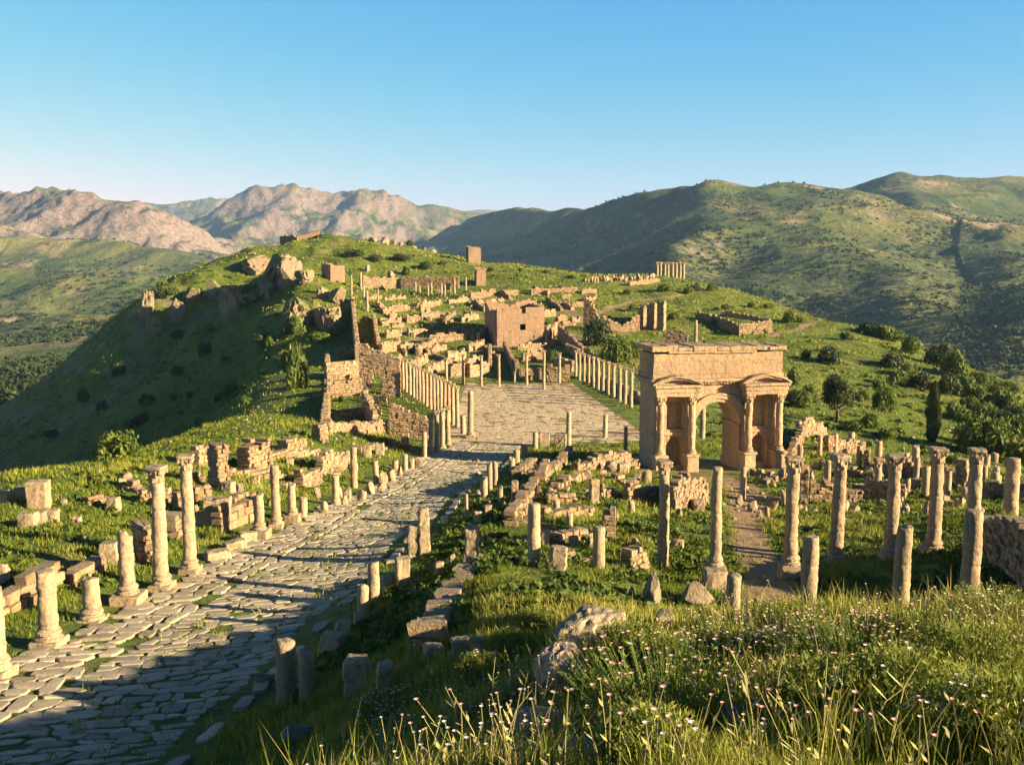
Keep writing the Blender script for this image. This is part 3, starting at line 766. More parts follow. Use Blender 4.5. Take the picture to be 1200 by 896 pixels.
def base_geo(r, seed, plinth=0.28, wide=1.5):
    g = Geo()
    V, Fc = lathe([(r * 1.0, plinth + 0.42), (r * 1.08, plinth + 0.36), (r * 1.3, plinth + 0.30), (r * 1.33, plinth + 0.24), (r * 1.14, plinth + 0.19), (r * 1.16, plinth + 0.14), (r * 1.42, plinth + 0.08), (r * 1.42, plinth)][::-1], 22)
    g.add(V, Fc); g.add(*box(-r * wide, r * wide, -r * wide, r * wide, -0.35, plinth + 0.005, 0.25, 0.05))
    return wear(g.verts(), 0.035, 3.5, seed), g.F
_cseed = [100]
def column(p, h, r, label, cap=False, base=False, broken=0.0, group=None, lod=1, mat='column', name='column', cat='column', lean=0.0, wide=1.5, plinth=0.28):
    _cseed[0] += 1; sd = _cseed[0]
    seg = (12, 22, 26)[lod]; dz = (0.45, 0.2, 0.13)[lod]
    rz = random.uniform(0, 6.28)
    if not cap and not base:
        V, Fc = shaft_geo(h, r, sd, seg, broken, dz=dz)
        o = link(name, mesh(name, V, Fc, [M[mat]], lod > 0), None, p, rz)
    else:
        o = empty(name, p, 0)
        z0 = -0.35; ch = 0
        if base:
            V, Fc = base_geo(r, sd, plinth, wide); link('base', mesh('base', V, Fc, [M[mat]]), o, (0, 0, 0), random.uniform(-0.1, 0.1)); z0 = plinth + 0.38
        if cap: ch = min(2.3 * r, h * 0.2)
        V, Fc = shaft_geo(h - ch, r, sd, seg, broken if not cap else 0, z0=z0, dz=dz)
        link('shaft', mesh('shaft', V, Fc, [M[mat]], True), o)
        if cap:
            V, Fc = capital_geo(r * 0.9, ch, sd); link('capital', mesh('capital', V, Fc, [M[mat]]), o, (0, 0, h - ch - 0.01), random.uniform(-0.2, 0.2))
    if lean: o.rotation_euler = (random.uniform(-lean, lean), random.uniform(-lean, lean), o.rotation_euler[2])
    return tag(o, label, cat, group)

# ---- blocks and rocks
def block_geo(sx, sy, sz, seed, amp=0.06):
    st = max(0.12, min(sx, sy, sz) / 3)
    V, Fc = box(-sx / 2, sx / 2, -sy / 2, sy / 2, -0.25, sz, st, min(0.07, sz * 0.2))
    V = wear(V, amp, 1.7, seed); V = wear(V, amp * 0.5, 5.0, seed + 3)
    k = np.clip(n3(V * 1.1 + seed * 3.3) - 0.25, 0, 1)          # broken corners
    V = V - k[:, None] * 0.3 * (V - np.array([0, 0, sz * 0.4]))
    return V, Fc
_bseed = [500]
def block(p, sx, sy, sz, label, rotz=0.0, tilt=0.0, group=None, mat='block', name='stone_block', cat='stone block', amp=0.06):
    _bseed[0] += 1
    V, Fc = block_geo(sx, sy, sz, _bseed[0], amp)
    o = link(name, mesh(name, V, Fc, [M[mat]]), None, p, rotz)
    if tilt: o.rotation_euler = (random.uniform(-tilt, tilt), random.uniform(-tilt, tilt), rotz)
    return tag(o, label, cat, group)
def rock_geo(sx, sy, sz, seed, sub=3, rough=0.28, cuts=16, cd=(0.55, 0.92)):
    bm = bmesh.new(); bmesh.ops.create_icosphere(bm, subdivisions=sub, radius=1.0)
    V = np.array([v.co[:] for v in bm.verts]); Fc = [tuple(v.index for v in f.verts) for f in bm.faces]; bm.free()
    q = V * 1.1 + seed * 5.1
    d = 1 + rough * (1.3 * n3(q) + 0.7 * (1 - 2 * np.abs(n3(q * 2.1, 3))) + 0.35 * (1 - 2 * np.abs(n3(q * 4.7, 5))) + 0.2 * n3(q * 10, 8))
    V = V * d[:, None]
    rp = np.random.default_rng(seed + 17)
    for _ in range(cuts):                                   # broken along flat joints
        nn = rp.normal(size=3); nn /= np.linalg.norm(nn); e = np.clip(V @ nn - rp.uniform(*cd), 0, None); V = V - 0.9 * e[:, None] * nn
    V[:, 2] += 0.10 * np.round(V[:, 2] * 3.2 + 0.4 * n3(q * 1.3, 11)) / 3.2         # bedding ledges
    return V * np.array([sx, sy, sz]), Fc
def rock(p, sx, sy, sz, label, rotz=None, group=None, mat='rock', sub=3, name='rock', cat='rock', sink=0.3, rough=0.28, cuts=16, cd=(0.55, 0.92)):
    _bseed[0] += 1
    V, Fc = rock_geo(sx, sy, sz, _bseed[0], sub, rough, cuts, cd)
    o = link(name, mesh(name, V, Fc, [M[mat]]), None, np.array(p) + [0, 0, sz * (1 - sink)], random.uniform(0, 6.28) if rotz is None else rotz)
    return tag(o, label, cat, group)

# ---- ruined masonry: courses of stones laid cell by cell, openings left out, broken top edge
def wall_geo(L, top, th, gfun, seed, cw=0.5, ch=0.34, openings=(), amp=0.07, rag=0.5):
    """local frame: x along the wall from 0 to L, y thickness, z up (0 = origin). top: list of (x fraction, height)"""
    rng = np.random.default_rng(seed)
    nx = max(2, int(round(L / cw))); xs = np.linspace(0, L, nx + 1); xm = (xs[1:] + xs[:-1]) / 2
    fx, hh = zip(*top); ht = np.interp(xm / L, fx, hh)
    g = np.array([gfun(x) for x in xm])
    ht = ht + rag * (n2(xm / 2.3, 0.3 + seed * 1.7) * 0.8 + rng.uniform(-0.5, 0.5, nx) * 0.5)
    zlo = g.min() - 0.5; nz = max(2, int(math.ceil((ht + 0).max() - zlo) / ch) + 2)
    zs = zlo + np.arange(nz + 1) * ch; zm = (zs[1:] + zs[:-1]) / 2
    keep = (zm[None] < ht[:, None]) & (zm[None] > g[:, None] - 0.9)
    keep[:, 0] |= True
    for (a, b, z0, z1) in openings: keep &= ~((xm[:, None] > a) & (xm[:, None] < b) & (zm[None] > z0) & (zm[None] < z1))
    ids = {}; V = []; Fc = []
    def vid(i, s, k):
        q = (i, s, k)
        if q not in ids: ids[q] = len(V); V.append((xs[i], (s - 0.5) * th, zs[k]))
        return ids[q]
    I, K = np.where(keep)
    def kp(i, k): return 0 <= i < nx and 0 <= k < nz and keep[i, k]
    for i, k in zip(I, K):
        Fc.append((vid(i, 0, k), vid(i + 1, 0, k), vid(i + 1, 0, k + 1), vid(i, 0, k + 1)))
        Fc.append((vid(i + 1, 1, k), vid(i, 1, k), vid(i, 1, k + 1), vid(i + 1, 1, k + 1)))
        if not kp(i - 1, k): Fc.append((vid(i, 1, k), vid(i, 0, k), vid(i, 0, k + 1), vid(i, 1, k + 1)))
        if not kp(i + 1, k): Fc.append((vid(i + 1, 0, k), vid(i + 1, 1, k), vid(i + 1, 1, k + 1), vid(i + 1, 0, k + 1)))
        if not kp(i, k + 1): Fc.append((vid(i, 0, k + 1), vid(i + 1, 0, k + 1), vid(i + 1, 1, k + 1), vid(i, 1, k + 1)))
    V = np.array(V); V = wear(V, amp, 1.4, seed); V = wear(V, amp * 0.4, 4.0, seed + 4)
    return V, Fc
_CH = []      # chamfered block: 8 corners x 3 vertices
for cz in (-1, 1):
    for cy in (-1, 1):
        for cx in (-1, 1):
            for a in range(3): _CH.append(((cx, cy, cz), a))
_CS = np.array([c for c, a in _CH], float); _CI = np.array([[0 if i == a else 1 for i in range(3)] for c, a in _CH], float)
def _ci(cx, cy, cz, a): return (((cz + 1) // 2) * 4 + ((cy + 1) // 2) * 2 + (cx + 1) // 2) * 3 + a
_CF = []
def _face(pts):
    P_ = [np.array(_CS[i]) - 0.2 * _CI[i] * _CS[i] for i in pts]; n = np.cross(P_[1] - P_[0], P_[2] - P_[0])
    _CF.append(tuple(pts) if n @ sum(P_) > 0 else tuple(pts)[::-1])
for a in range(3):
    u_, v_ = (a + 1) % 3, (a + 2) % 3
    for sg in (-1, 1):
        q = []
        for (p1, p2) in ((-1, -1), (1, -1), (1, 1), (-1, 1)):
            c = [0, 0, 0]; c[a] = sg; c[u_] = p1; c[v_] = p2; q.append(_ci(*c, a))
        _face(q)
    for s1 in (-1, 1):                       # chamfer along axis a
        for s2 in (-1, 1):
            c0 = [0, 0, 0]; c0[u_] = s1; c0[v_] = s2; c1 = list(c0); c0[a] = -1; c1[a] = 1
            _face([_ci(*c0, u_), _ci(*c1, u_), _ci(*c1, v_), _ci(*c0, v_)])
for cx in (-1, 1):
    for cy in (-1, 1):
        for cz in (-1, 1): _face([_ci(cx, cy, cz, a) for a in range(3)])
def stones(cen, half, rot, bev):
    """many chamfered stones as one vertex / face list"""
    n = len(cen); V = half[:, None] * _CS[None] - np.minimum(bev[:, None, None], half[:, None] * 0.6) * _CI[None] * _CS[None]
    c, s_ = np.cos(rot)[:, None], np.sin(rot)[:, None]
    V = np.stack([V[..., 0] * c - V[..., 1] * s_, V[..., 0] * s_ + V[..., 1] * c, V[..., 2]], -1) + cen[:, None]
    return V.reshape(-1, 3), [tuple(i + 24 * k for i in f) for k in range(n) for f in _CF]
def stone_wall_geo(L, top, th, gfun, seed, bw, bh, openings, rag):
    rng = np.random.default_rng(seed); fx, hh = zip(*top)
    xs = np.linspace(0, L, 30); g = np.array([gfun(x) for x in xs]); z = g.min() - 0.5; zmax = max(hh) + rag + 0.4
    cen = []; half = []; rot = []
    ph = rng.uniform(0, 50)
    while z < zmax:
        h = bh * rng.uniform(0.75, 1.3); x = -rng.uniform(0, bw)
        while x < L:
            w_ = bw * rng.uniform(0.55, 1.6); x0, x1 = max(x, 0), min(x + w_, L); x += w_
            if x1 - x0 < 0.12: continue
            xm = (x0 + x1) / 2; ht = np.interp(xm / L, fx, hh) + rag * (0.8 * n2(xm / 2.1 + ph, 0.3) + 0.3 * rng.uniform(-1, 1)); gz = gfun(xm)
            if z + h < gz - 0.15: continue
            if z + h * 0.5 > max(ht, gz + 0.12): continue
            if any(a < xm < b and z0 < z + h / 2 < z1 for a, b, z0, z1 in openings): continue
            tk = th * rng.uniform(0.88, 1.12)
            edge = z + h * 1.5 > ht
            cen.append((xm, rng.normal(0, 0.03), z + h / 2)); half.append(((x1 - x0) / 2 * rng.uniform(0.95, 1.0), tk / 2 * (rng.uniform(0.7, 1) if edge else 1), h / 2 * rng.uniform(0.94, 1.0))); rot.append(rng.normal(0, 0.03 + 0.07 * edge))
        z += h
    if not cen: cen = [(L / 2, 0, gfun(L / 2))]; half = [(L / 2, th / 2, 0.3)]; rot = [0]
    n = len(cen); V, Fc = stones(np.array(cen), np.array(half), np.array(rot), rng.uniform(0.02, 0.06, n))
    V = wear(V, 0.035, 2.5, seed) + rng.normal(0, 0.018, V.shape)
    return V, Fc, np.repeat(rng.uniform(0, 1, n), 24)
_wseed = [900]
def wall(a, b, tops, label, th=0.7, openings=(), group=None, mat='wall', name='ruined_wall', cat='wall', parent=None, rag=0.45, cw=None, ch=None, amp=0.07, bw=None, bh=None):
    """a, b: ground points of the two ends; tops: heights above the ground at a ... b"""
    _wseed[0] += 1
    a = np.asarray(a, float); b = np.asarray(b, float); L = float(np.hypot(*(b - a)[:2])); rz = math.atan2(b[1] - a[1], b[0] - a[0])
    n = 12; t = np.linspace(0, 1, n); gx = H(a[0] + t * (b[0] - a[0]), a[1] + t * (b[1] - a[1]))
    gf = lambda x: np.interp(x / L, t, gx) - a[2]
    ft = np.linspace(0, 1, len(tops)); top = [(q, hgt + gf(q * L)) for q, hgt in zip(ft, tops)]
    dist = math.hypot(a[0], a[1]); c = cw or (0.3 if dist < 90 else 0.6); hgt = ch or (0.22 if dist < 90 else 0.42); amp = amp * (1.5 if dist < 90 else 1)
    T = None
    if mat == 'wall': V, Fc, T = stone_wall_geo(L, top, th, gf, _wseed[0], bw or (0.42 if dist < 130 else 0.7), bh or (0.26 if dist < 130 else 0.38), openings, rag)
    else: V, Fc = wall_geo(L, top, th, gf, _wseed[0], c, hgt, openings, amp, rag)
    loc = a.copy(); par = parent
    if parent is not None:
        loc = a - np.array(parent.location[:])
    me = mesh(name, V, Fc, [M[mat]])
    if T is not None: attr(me, 'tint', T)
    o = link(name, me, par, loc, rz)
    if parent is None: tag(o, label, cat, group)
    return o

# ---- foliage
def leaf_cloud(n, rad, leaf, seed, clumps=14, flat=0.0, fill=0.75):
    rng = np.random.default_rng(seed); rad = np.array(rad, float)
    d = rng.normal(size=(clumps, 3)); d /= np.linalg.norm(d, axis=1)[:, None]; d[:, 2] = np.abs(d[:, 2]) * (1 - flat) - 0.25 * (1 - flat)
    cc = d * rng.uniform(0.35, fill, (clumps, 1)) ; cr = rng.uniform(0.28, 0.5, clumps)
    k = rng.integers(0, clumps, n); e = rng.normal(size=(n, 3)); e /= np.linalg.norm(e, axis=1)[:, None]
    ctr = (cc[k] + e * (cr[k] * rng.uniform(0.55, 1.05, n))[:, None]) * rad
    nr = e + rng.normal(0, 0.55, (n, 3)); nr /= np.linalg.norm(nr, axis=1)[:, None]
    t = np.cross(nr, rng.normal(size=(n, 3))); t /= np.linalg.norm(t, axis=1)[:, None]; b = np.cross(nr, t)
    s = leaf * rng.uniform(0.6, 1.3, (n, 1))
    V = np.stack([ctr - t * s, ctr - b * s * 0.45, ctr + t * s, ctr + b * s * 0.45], 1).reshape(-1, 3)
    Fc = np.arange(4 * n).reshape(n, 4)
    T = np.repeat(np.clip(rng.uniform(0.1, 0.9, clumps)[k] * 0.6 + rng.uniform(0, 0.4, n), 0, 1), 4)
    return V, Fc, T
def cloud_mesh(name, n, rad, leaf, seed, mat, **kw):
    V, Fc, T = leaf_cloud(n, rad, leaf, seed, **kw); me = mesh(name, V, Fc, [M[mat]]); attr(me, 'tint', T); return me
def limb_geo(pts, radii, seg=7):
    V = []; Fc = []; pts = np.array(pts, float)
    a = np.linspace(0, 2 * np.pi, seg, endpoint=False)
    for i, (p, r) in enumerate(zip(pts, radii)):
        t = pts[min(i + 1, len(pts) - 1)] - pts[max(i - 1, 0)]; t /= np.linalg.norm(t); u = np.cross(t, [0.3, 1, 0.1]); u /= np.linalg.norm(u); w_ = np.cross(t, u)
        V.append(p + r * (np.cos(a)[:, None] * u + np.sin(a)[:, None] * w_))
    for i in range(len(pts) - 1):
        for k in range(seg): j = (k + 1) % seg; Fc.append((i * seg + k, i * seg + j, (i + 1) * seg + j, (i + 1) * seg + k))
    return np.concatenate(V), Fc
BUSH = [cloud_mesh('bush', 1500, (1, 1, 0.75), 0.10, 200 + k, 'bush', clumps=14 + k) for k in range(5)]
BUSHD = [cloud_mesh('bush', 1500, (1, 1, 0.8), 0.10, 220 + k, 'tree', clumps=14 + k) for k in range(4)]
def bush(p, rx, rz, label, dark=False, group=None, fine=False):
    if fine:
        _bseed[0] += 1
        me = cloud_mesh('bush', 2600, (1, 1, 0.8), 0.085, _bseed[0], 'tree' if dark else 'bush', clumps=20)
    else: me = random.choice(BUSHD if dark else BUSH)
    o = link('bush', me, None, np.array(p) + [0, 0, rz * 0.3], random.uniform(0, 6.28)); o.scale = (rx, rx * random.uniform(0.85, 1.1), rz / 0.85)
    return tag(o, label, 'bush', group)

# ---- labels that find a thing by its neighbours
LAND = []      # (u, v, phrase)
USED = {}
def uniq(head, u, v, tail=''):
    """head + place beside the nearest landmark; falls back on the next landmarks until the label is new"""
    c = sorted(LAND, key=lambda q: math.hypot(q[0] - u, (q[1] - v) * 1.6))
    for q in c[:6]:
        du, dv = u - q[0], v - q[1]
        if abs(du) > 1.3 * abs(dv): rels = ['just right of' if du > 0 else 'just left of'] if abs(du) < 28 else ['some way right of' if du > 0 else 'some way left of']
        else: rels = ['just in front of' if dv > 0 else 'just behind'] if abs(dv) < 22 else ['some way in front of' if dv > 0 else 'some way behind']
        s = f'{head} {rels[0]} {q[2]}'
        if len(s.split()) <= 16 and s not in USED: USED[s] = 1; return s
    for q in c[:4]:
        for r in c[1:6]:
            s = f'{head} between {q[2]} and {r[2]}'
            if q[2] != r[2] and len(s.split()) <= 16 and s not in USED: USED[s] = 1; return s
    s = f'{head} near {c[0][2]}'; USED[s] = 1
    return s
# ================================================================== TRIUMPHAL ARCH
ARCH_P = at(829.5, 91.5); ARCH_P[2] = float(near_base(np.array([ARCH_P[0]]), np.array([91.5]))[0]) - 0.05
def build_arch():
    a = empty('triumphal_arch', ARCH_P, math.radians(11))
    tag(a, 'large golden stone triumphal arch with one archway, paired columns and tall attic', 'arch')
    mt = M['arch']; D = 2.0
    for s in (-1, 1):
        g = Geo()
        def bx(x0, x1, y0, y1, z0, z1, st=0.55, bv=0.03):
            X = sorted((s * x0, s * x1)); g.add(*box(X[0], X[1], y0, y1, z0, z1, st, bv))
        bx(2.2, 6.2, -0.7, D, -0.5, 8.2)                       # core
        bx(2.2, 3.35, -D, -0.697, -0.5, 8.2); bx(4.95, 6.2, -D, -0.697, -0.5, 8.2)
        bx(3.347, 4.953, -D + 0.01, -0.697, 3.5, 4.15); bx(3.347, 4.953, -D + 0.01, -0.697, 6.75, 8.2); bx(3.347, 4.953, -D + 0.01, -0.697, -0.5, 0.5)
        bx(3.347, 4.953, -1.35, -0.697, 4.147, 6.753)          # shallow upper niche
        for k in range(9):                                     # rounded head of the lower niche
            t0, t1 = math.pi * k / 9, math.pi * (k + 1) / 9; c = 4.15; zz = 2.75; r = 0.75
            x0, x1 = c + r * math.cos(t1), c + r * math.cos(t0); zl = zz + r * min(math.sin(t0), math.sin(t1))
            if 3.5 - zl > 0.05: bx(x0, x1, -D + 0.02, -0.7, zl, 3.503, 0.5, 0.005)
        bx(2.12, 6.3, -D - 0.10, -D + 0.2, 3.62, 3.9, 0.5, 0.05)      # string course under the upper niche
        bx(2.1, 6.32, -D - 0.16, D + 0.14, -0.5, 0.75, 0.5, 0.06)     # plinth
        bx(2.02, 2.6, -D - 0.08, D + 0.08, 4.15, 4.45, 0.4, 0.05)     # impost
        g.build('pier', mt, a, amp=0.045, freq=0.9, seed=31 + s)
        e = Geo()
        X = sorted((s * 2.25, s * 6.35))
        for (y0, z0, z1, o) in ((-3.12, 7.3, 7.65, 0), (-3.18, 7.65, 8.1, 0.05), (-3.32, 8.1, 8.36, 0.16)): e.add(*box(X[0] - o, X[1] + o, y0, -D + 0.1, z0, z1, 0.45, 0.04))
        e.build('entablature', mt, a, amp=0.05, freq=1.4, seed=51 + s)
        pd = Geo(); c = s * 4.3; n = 20; hw = 2.4                      # segmental pediment
        ff = np.linspace(-1, 1, n + 1); arc = 8.34 + 0.68 * (1 - ff * ff)
        for (o0, o1, y0) in ((-0.2, 0.0, -3.08), (0.0, 0.16, -3.24)):
            V = []; Fc = []
            for f, zc in zip(ff, arc):
                for yy, o in ((y0, o0), (y0, o1), (-D + 0.05, o1), (-D + 0.05, o0)): V.append((c + hw * f, yy, zc + o))
            for k in range(n):
                for q in range(4): w_ = (q + 1) % 4; Fc.append((4 * k + q, 4 * k + w_, 4 * k + 4 + w_, 4 * k + 4 + q))
            Fc += [(0, 1, 2, 3), (4 * n + 3, 4 * n + 2, 4 * n + 1, 4 * n)]
            pd.add(V, Fc)
        V = []
        for f, zc in zip(ff, arc): V += [(c + hw * f, -2.5, 8.3), (c + hw * f, -2.5, zc)]
        pd.add(V, [(2 * k, 2 * k + 2, 2 * k + 3, 2 * k + 1) for k in range(n)])
        pd.build('pediment', mt, a, amp=0.06, freq=1.6, seed=61 + s)
        for xc in (2.78, 5.8):
            co = empty('column', (0, 0, 0)); co.parent = a; co.location = (s * xc, -2.7, 0)
            pg = Geo(); pg.add(*box(-0.55, 0.55, -0.55, 0.75, -0.5, 1.75, 0.4, 0.05)); pg.add(*box(-0.66, 0.66, -0.66, 0.85, 1.75, 2.0, 0.3, 0.05)); pg.add(*box(-0.66, 0.66, -0.66, 0.85, -0.5, 0.3, 0.3, 0.05))
            pg.build('pedestal', mt, co, amp=0.05, freq=1.5, seed=int(xc * 10) + s)
            V, Fc = lathe([(0.5, 2.0), (0.5, 2.1), (0.42, 2.18), (0.46, 2.28), (0.38, 2.36)], 20); link('base', mesh('base', wear(V, 0.02, 3, 5), Fc, [mt]), co)
            V, Fc = shaft_geo(4.35, 0.34, int(xc * 7) + s, 22, z0=0.0); link('shaft', mesh('shaft', V, Fc, [mt], True), co, (0, 0, 2.32))
            V, Fc = capital_geo(0.34, 0.78, int(xc * 3) + s); link('capital', mesh('capital', V, Fc, [mt]), co, (0, 0, 6.55))
            pl = Geo(); pl.add(*box(s * xc - 0.36, s * xc + 0.36, -D - 0.22, -D + 0.1, 0.75, 6.7, 0.6, 0.04)); pl.add(*box(s * xc - 0.46, s * xc + 0.46, -D - 0.32, -D + 0.1, 6.7, 7.3, 0.3, 0.06)); pl.add(*box(s * xc - 0.46, s * xc + 0.46, -D - 0.32, -D + 0.1, 0.75, 2.1, 0.4, 0.05))
            pl.build('pilaster', mt, a, amp=0.03, freq=1.6, seed=70)
        rp = Geo(); rp.add(*box(s * 4.2 - 1.6, s * 4.2 + 1.6, D - 0.05, D + 0.25, 0.7, 7.3, 0.6, 0.05)); rp.build('rear_pilaster', mt, a, amp=0.04, seed=77)
    # vault over the passage
    n = 20; g = Geo(); th = np.linspace(0, math.pi, n + 1)
    for yy, flip in ((-D + 0.03, False), (D - 0.03, True)):
        V = []; Fc = []
        for t in th: V += [(2.2 * math.cos(t), yy, 4.42 + 2.2 * math.sin(t)), (2.2 * math.cos(t), yy, 8.2)]
        for k in range(n):
            f = (2 * k, 2 * k + 1, 2 * k + 3, 2 * k + 2); Fc.append(f if flip else f[::-1])
        g.add(V, Fc)
    V = []; Fc = []
    ys = np.linspace(-D, D, 7)
    for t in th: V += [(2.2 * math.cos(t), y, 4.42 + 2.2 * math.sin(t)) for y in ys]
    for k in range(n):
        for j in range(6): Fc.append((k * 7 + j, k * 7 + j + 1, (k + 1) * 7 + j + 1, (k + 1) * 7 + j))
    g.add(V, Fc); g.build('vault', mt, a, amp=0.03, freq=1.1, seed=81)
    g = Geo()
    for (r0, r1, y0) in ((2.18, 2.5, -D - 0.10), (2.5, 2.85, -D - 0.2), (2.85, 3.0, -D - 0.28)):
        V = []; Fc = []
        for t in th:
            c, s_ = math.cos(t), math.sin(t)
            V += [(r0 * c, y0, 4.42 + r0 * s_), (r1 * c, y0, 4.42 + r1 * s_), (r1 * c, -D + 0.1, 4.42 + r1 * s_), (r0 * c, -D + 0.1, 4.42 + r0 * s_)]
        for k in range(n):
            for j in range(4): q = (j + 1) % 4; Fc.append((4 * k + j, 4 * k + q, 4 * k + 4 + q, 4 * k + 4 + j)[::-1])
        g.add(V, Fc)
    g.build('archivolt', mt, a, amp=0.025, freq=2, seed=83)
    g = Geo(); g.add(*box(-6.35, 6.35, -D - 0.18, D + 0.18, 8.2, 8.5, 0.5, 0.04)); g.add(*box(-6.62, 6.62, -D - 0.5, D + 0.5, 8.5, 8.78, 0.45, 0.06))
    for k in range(42):
        x = -6.25 + 12.5 * k / 41; g.add(*box(x - 0.09, x + 0.09, -D - 0.36, -D - 0.1, 8.33, 8.502, 0.3, 0.01))
    g.build('cornice', mt, a, amp=0.06, freq=1.5, seed=85)
    g = Geo(); g.add(*box(-6.3, 6.3, -D, D, 8.78, 11.1, 0.5, 0.04)); g.add(*box(-6.38, 6.38, -D - 0.1, D + 0.1, 8.77, 9.15, 0.5, 0.05))
    g.build('attic', M['ashlar'], a, amp=0.06, freq=0.8, seed=87)
    g = Geo(); rng = np.random.default_rng(4)
    g.add(*box(-4.9, 3.6, -D - 0.16, D + 0.1, 11.1, 11.32, 0.45, 0.04))
    x = -6.55
    while x < 6.4:
        w_ = rng.uniform(0.8, 1.5); x1 = min(x + w_, 6.55); up = rng.uniform(-0.10, 0.12) + (0.12 if abs(x) > 5 else 0)
        pr = rng.uniform(0.10, 0.26)
        g.add(*box(x, x1 - 0.02, -D - pr, D + rng.uniform(0.1, 0.25), 11.3 + rng.uniform(-0.03, 0.03), 11.66 + up, 0.4, 0.06)); x = x1
    g.build('attic_cornice', mt, a, amp=0.07, freq=1.6, seed=89)
build_arch()
LAND.append((838, 500, 'the triumphal arch'))

# ================================================================== COLUMNS
def col(u, vb, vt, wpx, label, cap=False, base=False, broken=0.0, y=None, group=None, lod=1, land=None, **kw):
    p = at(u, y) if y else ground(u, vb)
    h = height_to(p, vt); r = 0.95 * wpx / 2 * math.hypot(p[0], p[1]) / F
    USED[label] = 1
    if land: LAND.append((u, (vb + vt) / 2, land))
    return column(p, h, r, label, cap, base, broken, group, lod, **kw)
G1 = 'columns along the left side of the paved road'
col(-2, 792, 688, 21, 'thick broken column on a wide base, cut off by the left edge of the photo', base=True, broken=0.3, group=G1, lod=2)
col(58, 757, 667, 22, 'broken knee-high column on a flared base, beside the long low wall of pale blocks', base=True, broken=0.25, group=G1, lod=2, land='the broken column by the low wall')
col(108, 726, 676, 20, 'short worn column stump with a slanting top, shortest of the roadside row', base=True, broken=0.3, group=G1, lod=2, plinth=0.1)
col(151, 707, 622, 18, 'broken column on a square block base with crumbling jagged top', base=True, broken=0.9, group=G1, lod=2, wide=1.9, plinth=0.45)
col(190, 690, 545, 17.5, 'tall column with a worn carved capital, nearer of the two tall roadside pair', cap=True, base=True, group=G1, lod=2, land='the nearer tall roadside column')
col(223, 671, 532.5, 15.5, 'tall slim column with a wide worn capital, farther of the two tall roadside pair', cap=True, base=True, group=G1, lod=2, land='the farther tall roadside column')
col(304.5, 630, 578, 12.3, 'short broken column on a big square block, left of a tall broken shaft', base=True, broken=0.3, group=G1, wide=1.9, plinth=0.5)
col(324, 618, 544, 11.5, 'tall broken column without capital, standing between three shorter stumps', base=True, broken=0.25, group=G1, land='the tall broken shaft beside the road')
col(343, 612, 566.5, 10, 'slim broken column just right of the tallest broken shaft', base=True, broken=0.3, group=G1, wide=1.8, plinth=0.5)
col(356, 606, 582, 10, 'squat round stump at the right end of the cluster of four roadside columns', broken=0.2, group=G1)
col(393.5, 592, 556.5, 9.3, 'short smooth column with a rounded top, alone above the kerb stones', base=True, broken=0.15, group=G1, plinth=0.08)
col(415, 571, 523.5, 9, 'tall plain column standing on a row of rough kerb boulders', broken=0.15, group=G1, land='the plain column on kerb boulders')
col(441, 567, 539.5, 7.6, 'thin broken column leaning beside a pale round boulder', broken=0.25, group=G1, lean=0.03)
col(463.5, 553, 539, 7.4, 'low round stump, first of three stumps in a row before the four tall columns', broken=0.2, group=G1)
col(475, 551.5, 531.5, 6.4, 'low tapering stump, tallest of three stumps in a row before the four tall columns', broken=0.3, group=G1)
col(482.5, 549, 536, 6.8, 'rough little stump touching a boulder, last of three before the four tall columns', broken=0.5, group=G1)
col(497.5, 536.5, 506, 6.2, 'half-height column with rounded top in front of the four tall roadside columns', broken=0.15, group=G1)
for k, (u, vb, vt, nm) in enumerate(((505, 533, 485, 'nearest'), (512, 529, 481, 'second nearest'), (518.5, 525, 478, 'third nearest'), (525, 521.5, 476, 'farthest'))):
    col(u, vb, vt, 6.3, f'tall column of the close row of four beside the plaza entrance, {nm} one', cap=(k < 4), base=True, group='four tall columns by the plaza entrance', plinth=0.1, land='the four tall columns' if k == 1 else None)
col(551.5, 512, 458, 7.5, 'tall dark shaded column standing alone at the near left corner of the plaza', base=True, group=None, land='the dark corner column of the plaza')
col(542.5, 508, 487, 6.5, 'low dark shaded stump just left of the dark corner column of the plaza')

# colonnades round the plaza
ORD = ['nearest', 'second', 'third', 'fourth', 'fifth', 'sixth', 'seventh', 'eighth', 'ninth', 'tenth', 'eleventh', 'twelfth', 'thirteenth', 'fourteenth', 'fifteenth', 'sixteenth']
ux = [560, 578, 600, 622, 640, 657, 676, 697, 720, 742, 761, 781, 803, 826, 850, 875]
for i, x in enumerate(reversed(ux)):
    u = 360 + x / 4.98; t = (x - 560) / 315; vt = 419.5 + t * 32; vb = 456.5 + t * 44
    nm = 'nearest to the viewer' if i == 0 else f'{ORD[i]} from its near end' if i < 15 else 'farthest from the viewer'
    col(u, vb, vt, 5.6 - 1.6 * (1 - t), f'slender pale column of the long left colonnade of the plaza, {nm}', group='columns of the left plaza colonnade', lod=1 if i < 8 else 0, cap=i < 16, base=False, land='the left plaza colonnade' if i in (3, 12) else None)
ux = [670, 692, 718, 745, 772, 800, 828, 858, 890, 925, 957, 992]
for i, x in enumerate(reversed(ux)):
    u = 540 + x / 4.977; t = (x - 670) / 322; vt = 410.5 + t * 22; vb = 443 + t * 34
    nm = 'beside the arch' if i == 0 else f'{ORD[i]} counted from the arch' if i < 11 else 'farthest from the arch'
    col(u, vb, vt, 5.2 - 1.6 * (1 - t), f'slender column of the right plaza colonnade, {nm}', group='columns of the right plaza colonnade', lod=1 if i < 6 else 0, cap=True, land='the right plaza colonnade' if i in (2, 9) else None)
